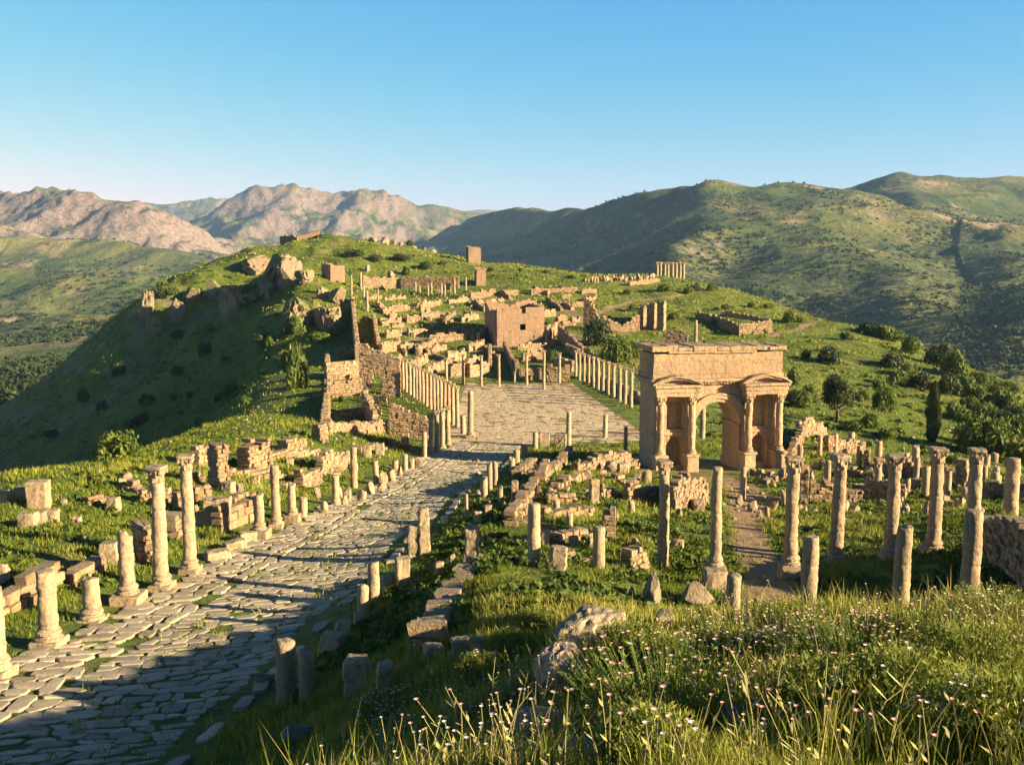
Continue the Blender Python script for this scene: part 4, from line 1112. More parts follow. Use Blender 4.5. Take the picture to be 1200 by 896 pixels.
for u, vb, vt, nm in ((523, 446, 419, 'leftmost of them'), (543, 450.5, 415, 'second from the left'), (564, 452.5, 416, 'third from the left'), (584.6, 452.5, 415, 'left of the uphill street'), (617, 451, 413, 'right of the uphill street'), (637.4, 456.5, 410, 'tallest of them'), (655.5, 448.5, 413, 'rightmost of them')):
    col(u, vb, vt, 3.8, f'thin column of the row across the plaza far end, {nm}', group='columns across the far side of the plaza', lod=0, cap=True)
col(603, 448, 436, 3.2, 'tiny stump in the mouth of the uphill street at the far side of the plaza', lod=0)

# right kerb of the road and near edge of the plaza
G2 = 'stumps along the right side of the paved road'
for u, vb, vt, w_, nm in ((614.6, 535, 520, 8, 'farthest, just short of the plaza'), (605, 545, 526.5, 9, 'second from the plaza'), (600, 555, 535, 8, 'third from the plaza'), (580, 568, 540, 7, 'right one of a close pair'), (574, 574, 541.5, 7, 'left one of a close pair'), (567, 583, 558, 9, 'squat one by the close pair')):
    col(u, vb, vt, w_, f'rough broken stump on the right kerb of the road, {nm}', broken=0.5, group=G2, land='the stumps on the right kerb' if u == 580 else None)
col(627, 528, 506, 6.5, 'narrow half-shaded stump at the near edge of the plaza', broken=0.2)
col(666.4, 522, 482.5, 6.8, 'dark round-topped column at the near edge of the plaza, taller of two', base=False, land='the dark column at the plaza edge')
col(709, 513, 486, 6, 'dark short column at the near edge of the plaza, nearer to the arch')
col(733, 532, 500, 5, 'thin dark column close to the left side of the arch')
col(546.5, 607, 579, 4.5, 'thin post-like stump alone on the right kerb of the road')
col(438, 706, 658, 15.5, 'round broken column in sunlight beside a shorter stump on the right kerb', broken=0.2, group=G2, lod=2, land='the sunlit stump pair on the kerb')
col(426, 721, 683, 15, 'short rounded stump leaning against the taller kerb column', broken=0.5, group=G2, lod=2)
col(335.5, 824, 748, 25.5, 'thick round stump with a hollow sunlit top at the bottom of the road', broken=0.25, group=G2, lod=2, land='the thick stump at the bottom of the road')
col(360, 818, 760, 21.5, 'rounded dark stump close behind the thick stump at the bottom of the road', broken=0.5, group=G2, lod=2)

# the field right of the road
G3 = 'column shafts in the middle field'
col(626, 661, 590, 16.3, 'plain pale column shaft with flat top in the grassy middle field, taller of two', group=G3, lod=2, land='the plain pale shaft in the field')
col(701, 665, 617, 15.6, 'short pale column shaft with flat top in the grassy middle field, shorter of two', group=G3, lod=2, land='the short pale shaft in the field')
G4 = 'columns of the right-hand courtyard'
col(776.5, 662, 539.5, 14.2, 'tall column with a small worn capital, leftmost of the tall courtyard row', cap=True, group=G4, lod=2, land='the leftmost tall courtyard column')
col(837.5, 680, 547.5, 14.4, 'tall column without capital on a high stepped base, before the arch', base=True, group=G4, lod=2, wide=1.75, plinth=0.7, land='the column on the high base')
col(925.5, 676, 535, 16.8, 'tall column with narrow capital on a square pedestal, right of the dirt path', cap=True, base=True, group=G4, lod=2, plinth=0.6, land='the tall column right of the dirt path')
col(980, 659, 531.7, 16, 'tall column with a broad orange lichen-stained capital', cap=True, base=True, group=G4, lod=2, plinth=0.1, land='the column with the orange capital')
col(1043, 655, 532, 15.8, 'tall column with capital whose dark foot stands in shade, left of the broadest capital', cap=True, base=True, group=G4, lod=2, land='the tall column with a shaded foot')
col(1093, 648, 524, 15.8, 'tall column with the broadest flared capital, below the cypress', cap=True, base=True, group=G4, lod=2, land='the column with the broadest capital')
col(1140, 610, 525, 15, 'tall capped column rising behind a thick broken front column', cap=True, group=G4, lod=2, y=51)
col(1184, 605, 537, 15.8, 'tall column without capital at the far right, above the dark wall', group=G4, lod=2, land='the rightmost courtyard column')
G5 = 'thick broken columns in front of the courtyard'
col(946, 760, 627, 21, 'thick broken column rising from the flowery bank, leftmost of the front three', broken=0.2, group=G5, lod=2, y=34, land='the leftmost thick front column')
col(1053, 760, 616, 20.5, 'thick lichen-mottled broken column, middle one of the front three', broken=0.3, group=G5, lod=2, y=31.5, land='the middle thick front column')
col(1131, 760, 597.5, 22, 'thick tapering broken column, tallest and rightmost of the front three', broken=0.15, group=G5, lod=2, y=28.5, land='the rightmost thick front column')
col(858.5, 727, 673.5, 18.8, 'short smooth column stub standing at the edge of the flowery bank', lod=2, land='the short smooth stub', broken=0.1)
# ruins behind the courtyard
G6 = 'small columns behind the courtyard'
for u, vb, vt, w_, cap, lb in (
    (870.5, 584, 546.5, 7.6, False, 'thin pale column stub on the path in front of the arch'),
    (937, 549, 520.6, 7, False, 'small shaded stub close to the right foot of the arch'),
    (960, 536, 509.5, 5.4, False, 'thin stub right of the arch, first of three in a line'),
    (978, 531, 508, 7, False, 'small square-topped stub right of the arch, middle of three in a line'),
    (996.7, 531, 506, 7.6, False, 'small stub right of the arch, last of three in a line'),
    (969.5, 566, 538.6, 7.2, False, 'pale round stub between the orange-capped column and its left neighbour'),
    (1029.6, 538, 516.5, 7.4, False, 'small stub behind the capped column, seen above a low wall'),
    (1027.4, 585, 536, 9, True, 'slim column with a small capital behind the tall column with shaded foot'),
    (1073, 567, 536, 7, False, 'slim pale stub left of the column with the broadest capital'),
    (1084, 582, 546, 9, False, 'stout stub half hidden by the column with the broadest capital'),
    (1110, 580, 546.5, 8, True, 'slim stub right of the column with the broadest capital'),
    (1006, 548, 522, 6.5, False, 'small stub on the slope behind the orange-capped column')):
    col(u, vb, vt, w_, lb, cap=cap, broken=0 if cap else 0.2, group=G6)

# upper town columns
G7 = 'distant columns in the upper town'
for u, vb, vt, w_, lb in (
    (423, 340, 319.5, 3.2, 'distant column in the upper town beside the square stone tower'),
    (426.5, 351, 335, 2.6, 'low distant column below the first upper town column'),
    (430.5, 365, 340.5, 3.2, 'distant pale column right of the long wall running uphill'),
    (443, 356, 339, 2.6, 'low distant column left of the long shaded retaining wall'),
    (412, 345, 322, 2.6, 'thin distant column touching the square stone tower'),
    (487, 343, 330, 2.4, 'leftmost column of the distant row before the shaded retaining wall'),
    (501.7, 346, 334, 2.2, 'second column of the distant row before the shaded retaining wall'),
    (505.6, 345, 331, 2.4, 'third column of the distant row before the shaded retaining wall'),
    (517.5, 345, 332, 2.8, 'thick fourth column of the distant row before the shaded retaining wall'),
    (521.5, 346, 333.5, 2.2, 'short fifth column of the distant row before the shaded retaining wall'),
    (532.5, 344, 326.5, 2.8, 'tall sixth column of the distant row before the shaded retaining wall'),
    (546, 340, 325, 2.6, 'last column of the distant row, beside the small square tower'),
    (492, 343, 334.5, 1.8, 'short stub in the distant row before the shaded retaining wall'),
    (528, 345, 336, 1.8, 'small stub left of the tall sixth column of the distant row')):
    col(u, vb, vt, w_, lb, group=G7, lod=0)
t = np.array([413, 427, 446, 460, 480, 496, 513, 528])
for i, x in enumerate(t):
    col(660 + x / 3.75, 325, 307 + (i % 3) * 0.3, 3.6, f'tall column of the temple remains on the right skyline, {["leftmost", "second from left", "third from left", "fourth from left", "fourth from right", "third from right", "second from right", "rightmost"][i]}', y=368, group='columns of the hilltop temple', lod=0, cap=True, land='the hilltop temple columns' if i == 4 else None)
col(823, 0, 470, 7, 'column seen through the arch opening, left one', y=118, lod=1)
col(849, 0, 482, 6, 'shorter column seen through the arch opening, right one', y=120, lod=1, broken=0.3)
col(815, 399, 375, 4.2, 'single column standing above the left part of the arch', y=215, lod=0)
# ================================================================== BUILDINGS AND WALLS
def gp(q): return at(q[0], q[2]) if len(q) == 3 else ground(q[0], q[1])
def W(a, b, vts, label, th=0.7, land=None, **kw):
    """wall whose foot runs from photo point a to b (third value = distance); vts: photo rows of its top along the way"""
    A, B = gp(a), gp(b); n = len(vts); hs = []
    for i, vt in enumerate(vts):
        t = i / (n - 1); q = A + (B - A) * t; q = on(q[0], q[1]); hs.append(max(0.25, height_to(q, vt)))
    USED[label] = 1
    if land: LAND.append(((a[0] + b[0]) / 2, sum(vts) / n, land))
    return wall(A, B, hs, label, th, **kw)
def building(corners, heights, label, cat, wins=(), land=None, mat='brick', th=0.8, name='ruined_building', group=None, rag=0.3):
    """four-walled roofless block; corners: ground points counter-clockwise from the front left; wins: openings per wall"""
    o = empty(name, corners[0]); tag(o, label, cat, group)
    n = len(corners)
    for i in range(n):
        a, b = corners[i], corners[(i + 1) % n]
        wall(a, b, heights[i], '', th, wins[i] if i < len(wins) else (), mat=mat, name='wall', parent=o, rag=rag, cw=0.45, ch=0.35, amp=0.05)
    c = np.mean(corners, 0); u, v = proj(c + [0, 0, 2])
    if land: LAND.append((u, v, land))
    return o
def four(u0, u1, v, depth, y=None, turn=0.0):
    A = at(u0, y); B = at(u1, y)
    d = (B - A)[:2]; L = np.hypot(*d); d /= L; c, s = math.cos(turn), math.sin(turn); d = np.array([d[0] * c - d[1] * s, d[0] * s + d[1] * c]); n = np.array([-d[1], d[0]])
    P4 = [A[:2], A[:2] + d * L, A[:2] + d * L + n * depth, A[:2] + n * depth]
    return [on(*q) for q in P4]
def hts(c, vts): return [height_to(q, v) for q, v in zip(c, vts)]

# the square house above the plaza
c = four(582, 637, 399, 13, y=226, turn=0.2); h = height_to(c[0], 363)
house = building(c, [(h, h + 0.2, h), (h, h - 0.4, h - 1.5), (h - 0.5, h - 1.8, h - 0.4), (h - 0.6, h - 1.6, h)], 'roofless square reddish masonry house with two small windows, above the plaza', 'house',
                 wins=[[(5.6, 6.7, 3.6, 5.2), (5.8, 6.9, h - 0.9, h + 1)], [], [(4, 6, 0, 3)], []], land='the square reddish house', th=0.9)
fl = Geo(); ce = np.mean(c, 0) - c[0]; fl.add(*box(-6, 6, -5.4, 5.4, 0, 0.3, 1.0, 0.05)); fl.build('added_floor', M['block'], house, ce + [0, 0, h - 2.6 - ce[2]], 0.2, amp=0.1)  # slab added inside the house so its windows look dark
# towers and forts on the skyline
c = four(387, 403, 341, 7.5, y=277, turn=0.45); h = height_to(c[0], 309)
building(c, [(h, h), (h, h - 0.8), (h - 0.8, h - 0.6), (h - 0.6, h)], 'plain tall square stone tower on the left hillside, two sides in view', 'tower', land='the square stone tower', name='stone_tower')
c = four(549, 562.5, 306, 6, y=372, turn=0.12); h = height_to(c[0], 289)
building(c, [(h, h, h)] * 4, 'small cube-like stone tower alone on the grassy skyline', 'tower', land='the skyline cube tower', name='stone_tower')
c = four(558.5, 568, 338, 4.5, y=322, turn=0.1); h = height_to(c[0], 316)
building(c, [(h, h)] * 4, 'small square tower at the right end of the long shaded retaining wall', 'tower', land='the small square tower', name='stone_tower', rag=0.2)
c = four(349, 373, 287, 10, y=395, turn=0.15); h = height_to(c[0], 276)
building([c[0], c[1], c[2], c[3]], [(h, h - 0.4, h), (h, h - 0.6, h), (h, h), (h, h - 0.8, h)], 'low broken fort crowning the highest knoll of the left skyline', 'fort', land='the fort on the knoll', name='ruined_fort')
W((329, 287, 396), (349, 287, 391), (275.5, 277), 'dark shaded wall joined to the left of the fort on the knoll')

# plaza left: the big wall with a door, and what lies round it
W((422, 448, 146.5), (470, 456, 146), (401, 411, 421), 'large pale wall with one dark doorway beside the left plaza colonnade', openings=[(1.9, 3.4, -1, 2.6)], land='the pale wall with a doorway', bw=0.55, bh=0.3, rag=0.25)
W((457, 507, 116), (503, 514, 115.5), (470, 481, 492), 'pale masonry wall with sloping top, half in shade, behind the four tall columns', land='the half-shaded wall', bw=0.5, bh=0.28, rag=0.25)
W((419, 425), (413, 352), (402, 375, 346), 'long high wall running straight uphill, seen end-on with a lit narrow top', th=0.9, land='the wall running uphill', rag=0.3)
W((444, 410), (438, 375), (402, 384, 367), 'shorter wall running uphill with its left face in deep shade', th=0.8, rag=0.4)
W((380, 500), (384, 425), (494, 460, 412), 'outer town wall going away along the edge of the dark slope', th=0.9, land='the outer town wall', rag=0.5)
W((394, 420), (421, 418), (407, 406, 409), 'low pale wall joining the outer town wall to the wall running uphill', rag=0.2)
W((382, 446), (421, 444), (424, 423, 421), 'dark shaded wall crossing the left yard')
W((382, 466), (424, 463), (443, 446, 442), 'crumbling pale cross wall with gaps in the left yard', rag=1.2)
W((383, 508), (452, 508), (495, 494, 494), 'long dark low wall along the front of the left yard')
W((428, 484), (440, 503), (458, 470, 484), 'broken stepped wall with pillar-like stubs beside the left yard', rag=1.3)
W((424, 470), (455, 474), (453, 461, 462), 'low broken wall in front of the pale wall with a doorway', rag=0.8)
W((400, 488), (424, 486), (477, 480, 478), 'rubble line inside the left yard', rag=0.8)

# upper town: rooms, terraces, retaining walls
W((425, 337), (470, 337), (324, 325), 'left half of the long dark shaded retaining wall in the upper town', th=1.0, land='the long shaded retaining wall', rag=0.5)
W((470, 338), (538, 338), (325, 324), 'right half of the long dark shaded retaining wall in the upper town', th=1.0, rag=0.5)
W((551, 349), (607, 346), (343, 339), 'low sunlit terrace wall right of the small square tower', rag=0.2)
W((622, 346), (677, 343), (338, 337), 'low sunlit terrace wall in grass, farther right, behind the square reddish house', rag=0.2)
UPPER = [
 ((446, 415), (468, 411), (398, 396, 392)), ((468, 412), (488, 412), (399, 400, 402)), ((489, 417), (510, 405), (402, 398, 393)), ((503, 402), (546, 398), (391, 388, 386)), ((526, 396), (545, 392), (381, 378, 380)),
 ((447, 382), (470, 380), (372, 370, 369)), ((476, 378), (492, 377), (366, 364, 366)), ((493, 374), (520, 371), (363, 362, 364)), ((520, 380), (533, 368), (372, 366, 360)), ((540, 378), (560, 374), (366, 364, 366)),
 ((446, 430), (470, 424), (418, 416, 413)), ((480, 432), (500, 424), (420, 416, 412)), ((500, 440), (520, 432), (426, 422, 418)), ((523, 425), (545, 420), (408, 410, 406)), ((527, 442), (546, 441), (424, 422, 426)), ((549, 442), (572, 440), (420, 423, 421)), ((574, 432), (574, 408), (418, 410, 401)),
 ((591, 408), (604, 440), (397, 408, 422)), ((604, 434), (606, 446), (414, 418, 424)), ((610, 446), (634, 444), (426, 424, 427)), ((640, 447), (668, 446), (424, 422, 426)), ((612, 424), (636, 420), (410, 408, 404)), ((606, 410), (640, 408), (402, 398, 400)),
 ((640, 404), (652, 388), (392, 380, 370)), ((655, 398), (684, 414), (376, 388, 404)), ((650, 382), (664, 380), (368, 366, 370)), ((684, 424), (706, 424), (404, 410, 414)), ((664, 412), (680, 420), (400, 402, 408)),
 ((560, 356), (590, 353), (351, 350, 348)), ((488, 360), (516, 357), (352, 351, 350)), ((455, 365), (480, 363), (357, 356, 356)), ((525, 356), (548, 352), (349, 347, 346)), ((600, 360), (628, 357), (353, 352, 351)), ((450, 352), (474, 350), (346, 346, 345)), ((432, 352), (446, 350), (345, 344, 345)),
 ((478, 394), (500, 390), (384, 381, 383)), ((452, 396), (470, 393), (386, 384, 385)), ((548, 412), (566, 407), (400, 396, 394)), ((505, 414), (522, 410), (404, 401, 403)), ((540, 396), (556, 393), (384, 385, 383)),
 ((633, 372), (650, 370), (362, 360, 363)), ((563, 344), (580, 342), (338, 338, 337)), 
 ((420, 480), (446, 486), (470, 474, 476)), ((650, 430), (672, 436), (414, 416, 420)), ((546, 432), (562, 428), (418, 414, 416)), ((576, 386), (560, 400), (376, 380, 388)),
]
for k, (a, b, vt) in enumerate(UPPER):
    u, v = (a[0] + b[0]) / 2, (a[1] + b[1]) / 2
    L = math.hypot(a[0] - b[0], a[1] - b[1]); hh = a[1] - vt[0]
    head = ('low' if hh < 11 else 'tall' if hh > 17 else 'broken') + (' long' if L > 26 else ' short' if L < 17 else '') + ' stone wall of a roofless room'
    vt = tuple(q_ + 0.25 * (a[1] + (b[1] - a[1]) * i_ / 2 - q_) for i_, q_ in enumerate(vt))
    W(a, b, vt, uniq(head, u, v), 0.75, rag=0.8, group='roofless room walls of the upper town', openings=[(2.0, 3.1, -1, 0.9)] if k % 4 == 1 else (), mat='wall')
a_, b_ = ground(675, 443), ground(739, 477)
for k in range(3):
    q0 = a_ + (b_ - a_) * (k / 3); q1 = a_ + (b_ - a_) * ((k + 0.93) / 3); q0 = on(q0[0] + 3.4, q0[1] + 1); q1 = on(q1[0] + 3.4, q1[1] + 1)
    wall(q0, q1, (1.4, 1.0, 1.5), ['far', 'middle', 'near'][k] + ' stretch of the broken wall behind the right plaza colonnade', 0.8, rag=0.5, group='back wall of the right plaza colonnade')
# low remains that cover the terraces
rngv = np.random.default_rng(77)
n_low = 0
while n_low < 34:
    u, v = rngv.uniform(428, 690), rngv.uniform(336, 420)
    if v > 352 + 0.55 * abs(u - 540) ** 0.9 * 0.9 and u > 640: continue
    if 560 < u < 645 and 355 < v < 405: continue
    L = rngv.uniform(7, 20); sl = rngv.choice([-0.25, -0.1, 0.6, 1.3]) * L * 0.5
    lab = uniq(rngv.choice(['thin low wall footing', 'stub of a low tan wall', 'crumbled low wall line']), u, v)
    W((u, v), (u + L, v + sl), (v - rngv.uniform(3, 8), v + sl / 2 - rngv.uniform(3, 8), v + sl - rngv.uniform(2, 7)), lab, 0.7, rag=0.6, group='low wall footings of the upper town')
    n_low += 1
# right part of the town
W((684, 384), (708, 386), (342, 358, 378), 'tall jagged ruin wall with a pointed peak, in shade, above the big green bush', th=1.0, rag=0.9, land='the jagged peaked ruin')
W((706, 388), (749, 388), (370, 380, 369), 'low sunlit broken wall right of the jagged peaked ruin', rag=0.9)
W((749, 386), (764, 372), (362, 358, 354), 'thick broken wall stub turned towards the slope, left of the twin lit piers', rag=0.7)
W((759, 384), (768, 385), (357, 355), 'left one of twin tall lit stone piers above the arch', rag=0.2, th=1.2, land='the twin lit piers')
W((771, 386), (779, 387), (355, 353), 'right one of twin tall lit stone piers above the arch', rag=0.2, th=1.2)
W((865, 392), (815, 372), (380, 369, 366), 'long wall with its shaded side in view, upper right of the arch', rag=0.5, land='the long shaded wall above the arch')
W((865, 393), (904, 389), (379, 377, 375), 'sunlit front wall with three broken bays, right end of the long shaded wall', openings=[(3.2, 4.0, -1, 1.6), (6.4, 7.2, -1, 1.6)], rag=0.5)
W((846, 371), (902, 378), (365, 368, 372), 'rear wall of the three-bay ruin on the right slope', rag=0.6)
W((776, 404), (806, 404), (392, 384, 390), 'crumbling rubble wall seen just over the arch attic', rag=1.1)
W((690, 330), (726, 329), (325, 325), 'low terrace wall below the stones of the right skyline', rag=0.3)
W((737, 335), (772, 330), (330, 326), 'short lit terrace wall below the hilltop temple columns', rag=0.3)
LAND += [(715, 400, 'the big green bush'), (600, 425, 'the uphill street'), (460, 285, 'the skyline boulders')]
# round the arch
W((924, 540), (942, 505), (528, 512, 496), 'rubble wall leaning against the right side of the arch', rag=0.8, land='the rubble wall by the arch')
W((935, 512), (967, 512), (494, 488, 502), 'pile-like rubble wall on the slope right of the arch', rag=1.0)
W((968, 530), (1012, 532), (512, 514, 516), 'rubble wall behind the three small stubs', rag=0.8)
W((947, 588), (1010, 587), (566, 567, 570), 'low rubble wall behind the orange-capped column', rag=0.5, land='the rubble wall behind the orange capital')
W((1012, 585), (1062, 584), (563, 566, 568), 'low rubble wall behind the column with a shaded foot', rag=0.5)
W((1050, 556), (1085, 560), (540, 544, 546), 'broken wall on the slope above the broadest capital', rag=0.7)
W((1146, 584), (1215, 584), (568, 565, 562), 'pale low rubble wall running out at the right edge of the photo', rag=0.4, land='the pale wall at the right edge')
W((1120, 570), (1135, 571), (539, 538), 'square broken pier behind the courtyard, right of the broadest capital', rag=0.3, th=1.0)
W((1012, 549), (1019, 549), (525, 526), 'square shaded pier on the slope, behind the slim column with a small capital', rag=0.2, th=1.0)
W((1060, 549), (1073, 549), (532, 534), 'low square pier left of the broadest capital, on the slope', rag=0.2, th=1.0)
W((936, 594), (946, 594), (546, 547), 'square pier with a flat top in front of the right foot of the arch', rag=0.1, th=0.8)
W((1148, 672, 44), (1225, 706, 35.5), (606, 610, 616), 'large dark retaining wall of small stones at the right edge, in shade', th=0.9, land='the dark retaining wall at right', bw=0.38, bh=0.24, rag=0.2)
# middle field walls
W((633, 606), (692, 606), (595, 594, 594), 'straight low stone wall behind the plain pale shaft', rag=0.1, land='the straight low wall')
W((592, 613), (618, 612), (597, 594), 'short low wall carrying a squared pillar, right of the road', rag=0.1)
W((702, 583), (724, 582), (571, 570, 573), 'short rubble wall right of a squared pillar in the field', rag=0.5)
W((733, 588), (772, 588), (569, 571, 570), 'low dark-topped rubble wall left of the leftmost tall courtyard column', rag=0.5)
W((785, 598), (825, 590), (570, 560, 572), 'tumbled rubble wall behind the leftmost tall courtyard column', rag=1.2)
W((673, 554), (747, 548), (541, 533, 536), 'rough rubble bank running to the left foot of the arch', rag=0.9, land='the rubble bank by the arch')
W((634, 566), (668, 530), (552, 540, 524), 'rubble wall going away from the field towards the plaza', rag=0.7)
W((598, 618), (628, 560), (603, 580, 548), 'broken line of rubble beside the right kerb of the road', rag=0.8)
W((644, 636), (692, 634), (624, 623, 622), 'low line of weathered blocks behind the plain pale shaft', rag=0.3)
W((499, 765), (529, 700), (738, 710, 688), 'retaining wall of stepped pale blocks climbing beside the road, nearer part', th=0.9, rag=0.35, bw=0.8, bh=0.42, land='the stepped block wall')
W((529, 700), (556, 660), (690, 668, 648), 'retaining wall of stepped pale blocks beside the road, farther part', th=0.9, rag=0.35, bw=0.8, bh=0.42)
W((705, 630), (721, 632), (596, 598, 606), 'tall jagged rock-like wall stub in the middle of the field', rag=0.6, th=1.2, land='the jagged wall stub')
W((733, 666), (754, 666), (640, 632, 642), 'broken thick wall stub left of the leftmost tall courtyard column', rag=0.9, th=0.7)
# left meadow walls
W((-8, 722), (66, 690), (700, 675, 660), 'long low wall of pale blocks at the left edge, beside the road columns', th=0.8, rag=0.2, bw=0.8, bh=0.42, land='the long low wall of pale blocks')
W((74, 688), (117, 664), (676, 658, 648), 'low wall of pale blocks in the left meadow, farther piece', rag=0.2, bw=0.8, bh=0.42)
W((159, 652), (176, 652), (614, 611), 'thick square chunk of wall behind the tall roadside pair', rag=0.3, th=1.3)
W((196, 632), (211, 628), (604, 603), 'small upright wall block between the two tall roadside columns', rag=0.2, th=1.0)
W((250, 573), (264, 573), (521, 521), 'tall pale upright pier with a flat top in the left meadow', rag=0.15, th=1.3, land='the tall pale pier')
W((228, 546), (250, 544), (521, 526, 522), 'low broken wall joined to the tall pale pier', rag=0.5)
W((285, 552), (311, 551), (517, 528, 509), 'jagged two-horned ruin fragment in the left meadow', rag=0.8, th=1.2, land='the two-horned ruin')
W((163, 588), (247, 586), (572, 574, 569), 'long low rubble wall across the left meadow', rag=0.4)
W((312, 538), (372, 533), (530, 528, 527), 'thin low wall line near the top of the left meadow', rag=0.25)
W((331, 532), (349, 531), (513, 515), 'square low wall stub on the top of the left meadow', rag=0.3, th=1.1)
W((370, 516), (381, 516), (496, 494), 'small upright pale pier left of the half-shaded wall', rag=0.2, th=1.1)
W((265, 556), (330, 560), (549, 550, 553), 'low wall footing beside the two-horned ruin', rag=0.25)
W((254, 622), (300, 606), (598, 590, 580), 'low wall of large pale blocks behind the four clustered columns', rag=0.35, bw=0.8, bh=0.42)
W((350, 572), (374, 566), (552, 549, 550), 'low rubble wall behind the tall plain column', rag=0.5)
W((374, 556), (407, 548), (531, 527, 533), 'rubble mound wall in the upper left meadow', rag=0.7)
W((205, 600), (222, 596), (580, 578), 'short rubble wall between the tall roadside column pair', rag=0.4)

# ================================================================== LOOSE BLOCKS AND ROCKS
def B(u, vb, vt, wpx, label, y=None, dep=0.8, rz=None, group=None, land=None, tilt=0.05, **kw):
    p = at(u, y) if y else ground(u, vb); k = math.hypot(p[0], p[1]) / F
    w_ = wpx * k; h = height_to(p, vt); USED[label] = 1
    if land: LAND.append((u, vt, land))
    # near face stands on the pixel: move half the depth away
    p = on(p[0] * (1 + 0.5 * w_ * dep / math.hypot(p[0], p[1])), p[1] * (1 + 0.5 * w_ * dep / math.hypot(p[0], p[1])))
    return block(p, w_, w_ * dep, max(0.2, h), label, random.uniform(-0.3, 0.3) if rz is None else rz, tilt, group, **kw)
def R(u, vb, vt, wpx, label, y=None, group=None, mat='rock', sub=3, land=None, dep=0.8, **kw):
    p = at(u, y) if y else ground(u, vb); k = math.hypot(p[0], p[1]) / F
    USED[label] = 1
    if land: LAND.append((u, vt, land))
    h = max(0.2, height_to(p, vt))
    return rock(p, wpx * k / 2, wpx * k / 2 * dep, h / 1.7, label, group=group, mat=mat, sub=sub, **kw)
G8 = 'squared pillars and blocks on the right kerb of the road'
B(497.5, 653, 596, 13, 'tall square pillar half in shade on the right kerb of the road', dep=0.9, group=G8, tilt=0.01, land='the square kerb pillar')
B(484.5, 655, 616, 12.5, 'rough shorter square pillar left of the tall kerb pillar', dep=0.9, group=G8, tilt=0.02)
B(472.5, 690, 653, 17, 'sunlit square block on the shaded right kerb', dep=0.9, group=G8)
B(455, 694, 673, 14, 'small pale block between the sunlit stump pair and the square block', dep=0.8, group=G8)
B(389, 768, 744, 26, 'flat-topped pale block beside the thick stump at the bottom of the road', dep=0.8, group=G8)
B(402, 747, 728, 20, 'smaller pale block behind the flat-topped block near the road bottom', dep=0.8, group=G8)
B(420.5, 736, 719, 12, 'smallest pale block below the sunlit stump pair', dep=0.9, group=G8)
B(419.5, 817, 773, 29, 'large square grey block in shade at the foot of the flowery bank', dep=0.9, group=G8, tilt=0.02)
B(452, 810, 776, 22, 'grey-topped square block in shade, right of the large grey block', dep=0.9, group=G8, tilt=0.02)
B(509, 772, 757, 27, 'low pale block at the lower end of the stepped block wall', dep=0.7)
B(539, 777, 748, 22, 'upright pale block at the edge of the flowery bank, left of its twin', dep=0.8)
B(559, 776, 747, 18, 'upright pale block at the edge of the flowery bank, right of its twin', dep=0.8)
B(553, 665, 617, 14.5, 'square pale pillar at the top of the stepped block wall', dep=0.9, tilt=0.01, land='the square pillar on the block wall')
B(696, 591, 562, 11, 'small square pillar in the middle field, beside a short rubble wall', dep=0.9, tilt=0.01)
B(603, 598, 563, 9, 'slim squared pillar standing on a short low wall right of the road', dep=0.9, tilt=0.01)
B(612, 596, 584, 8, 'small block beside the slim squared pillar')
B(638, 523, 507.5, 12, 'dark square block at the near edge of the plaza, left one of two', dep=0.6, tilt=0.01)
B(657, 523, 508, 14, 'dark square block at the near edge of the plaza, next to the taller dark column', dep=0.6, tilt=0.01)
B(654, 668, 642, 21, 'dark rounded block in shade right of the plain pale shaft', dep=0.8)
B(639, 638, 619, 11, 'small upright block just right of the plain pale shaft')
B(838, 690, 668, 27, 'square stone step in front of the column on the high base', dep=0.8)
B(130, 660, 637, 20, 'pale square block behind the broken column with jagged top', dep=0.9)
B(256, 620, 585, 30, 'big pale broken block, largest in the left meadow', dep=0.7)
B(236.5, 616, 602, 12, 'small block left of the big pale broken block')
B(46, 596, 565, 0.1 + 22, 'pale upright block in the far left meadow', dep=0.7)
B(30, 588, 573, 22, 'pale low block at the far left of the meadow', dep=0.7)
B(34, 620, 601, 18, 'grey block in the grass, left end of a broken line of three', dep=0.8)
B(46, 617, 600, 16, 'middle block of a broken line of three in the left meadow', dep=0.8)
B(60, 612, 597, 16, 'right block of a broken line of three in the left meadow', dep=0.8)
B(4, 590, 578, 22, 'low block at the left edge of the photo, upper meadow', dep=0.7)
B(134, 599, 584, 13, 'small dark-sided rock-like block alone in the left meadow', dep=0.8)
B(3, 684, 662, 12, 'upright block at the left edge of the photo above the pale wall', dep=0.8)
for k, (u, v, w_, sl) in enumerate(((256, 655, 30, 'nearer end'), (276, 643, 26, 'middle'), (290, 633, 20, 'farther end'))):
    B(u, v + 2, v - 9, w_, f'long low slab at the edge of the pavement left of the clustered columns, {sl}', dep=0.5, rz=0.6, group='slabs edging the pavement')
for u, vb, vt, w_ in ((407, 586, 569, 11), (424, 585, 572, 12), (434, 577, 562, 13), (450, 567, 550, 12), (458, 562, 546, 10), (404, 590, 579, 9), (447, 575, 566, 9), (490, 546, 533, 10), (380, 600, 586, 9), (398, 582, 572, 10), (469, 556, 545, 7)):
    R(u, vb + 2, vt, w_ * 1.15, uniq('rough pale kerb boulder', u, vb), group='kerb boulders along the left of the road', mat='block', sub=2)
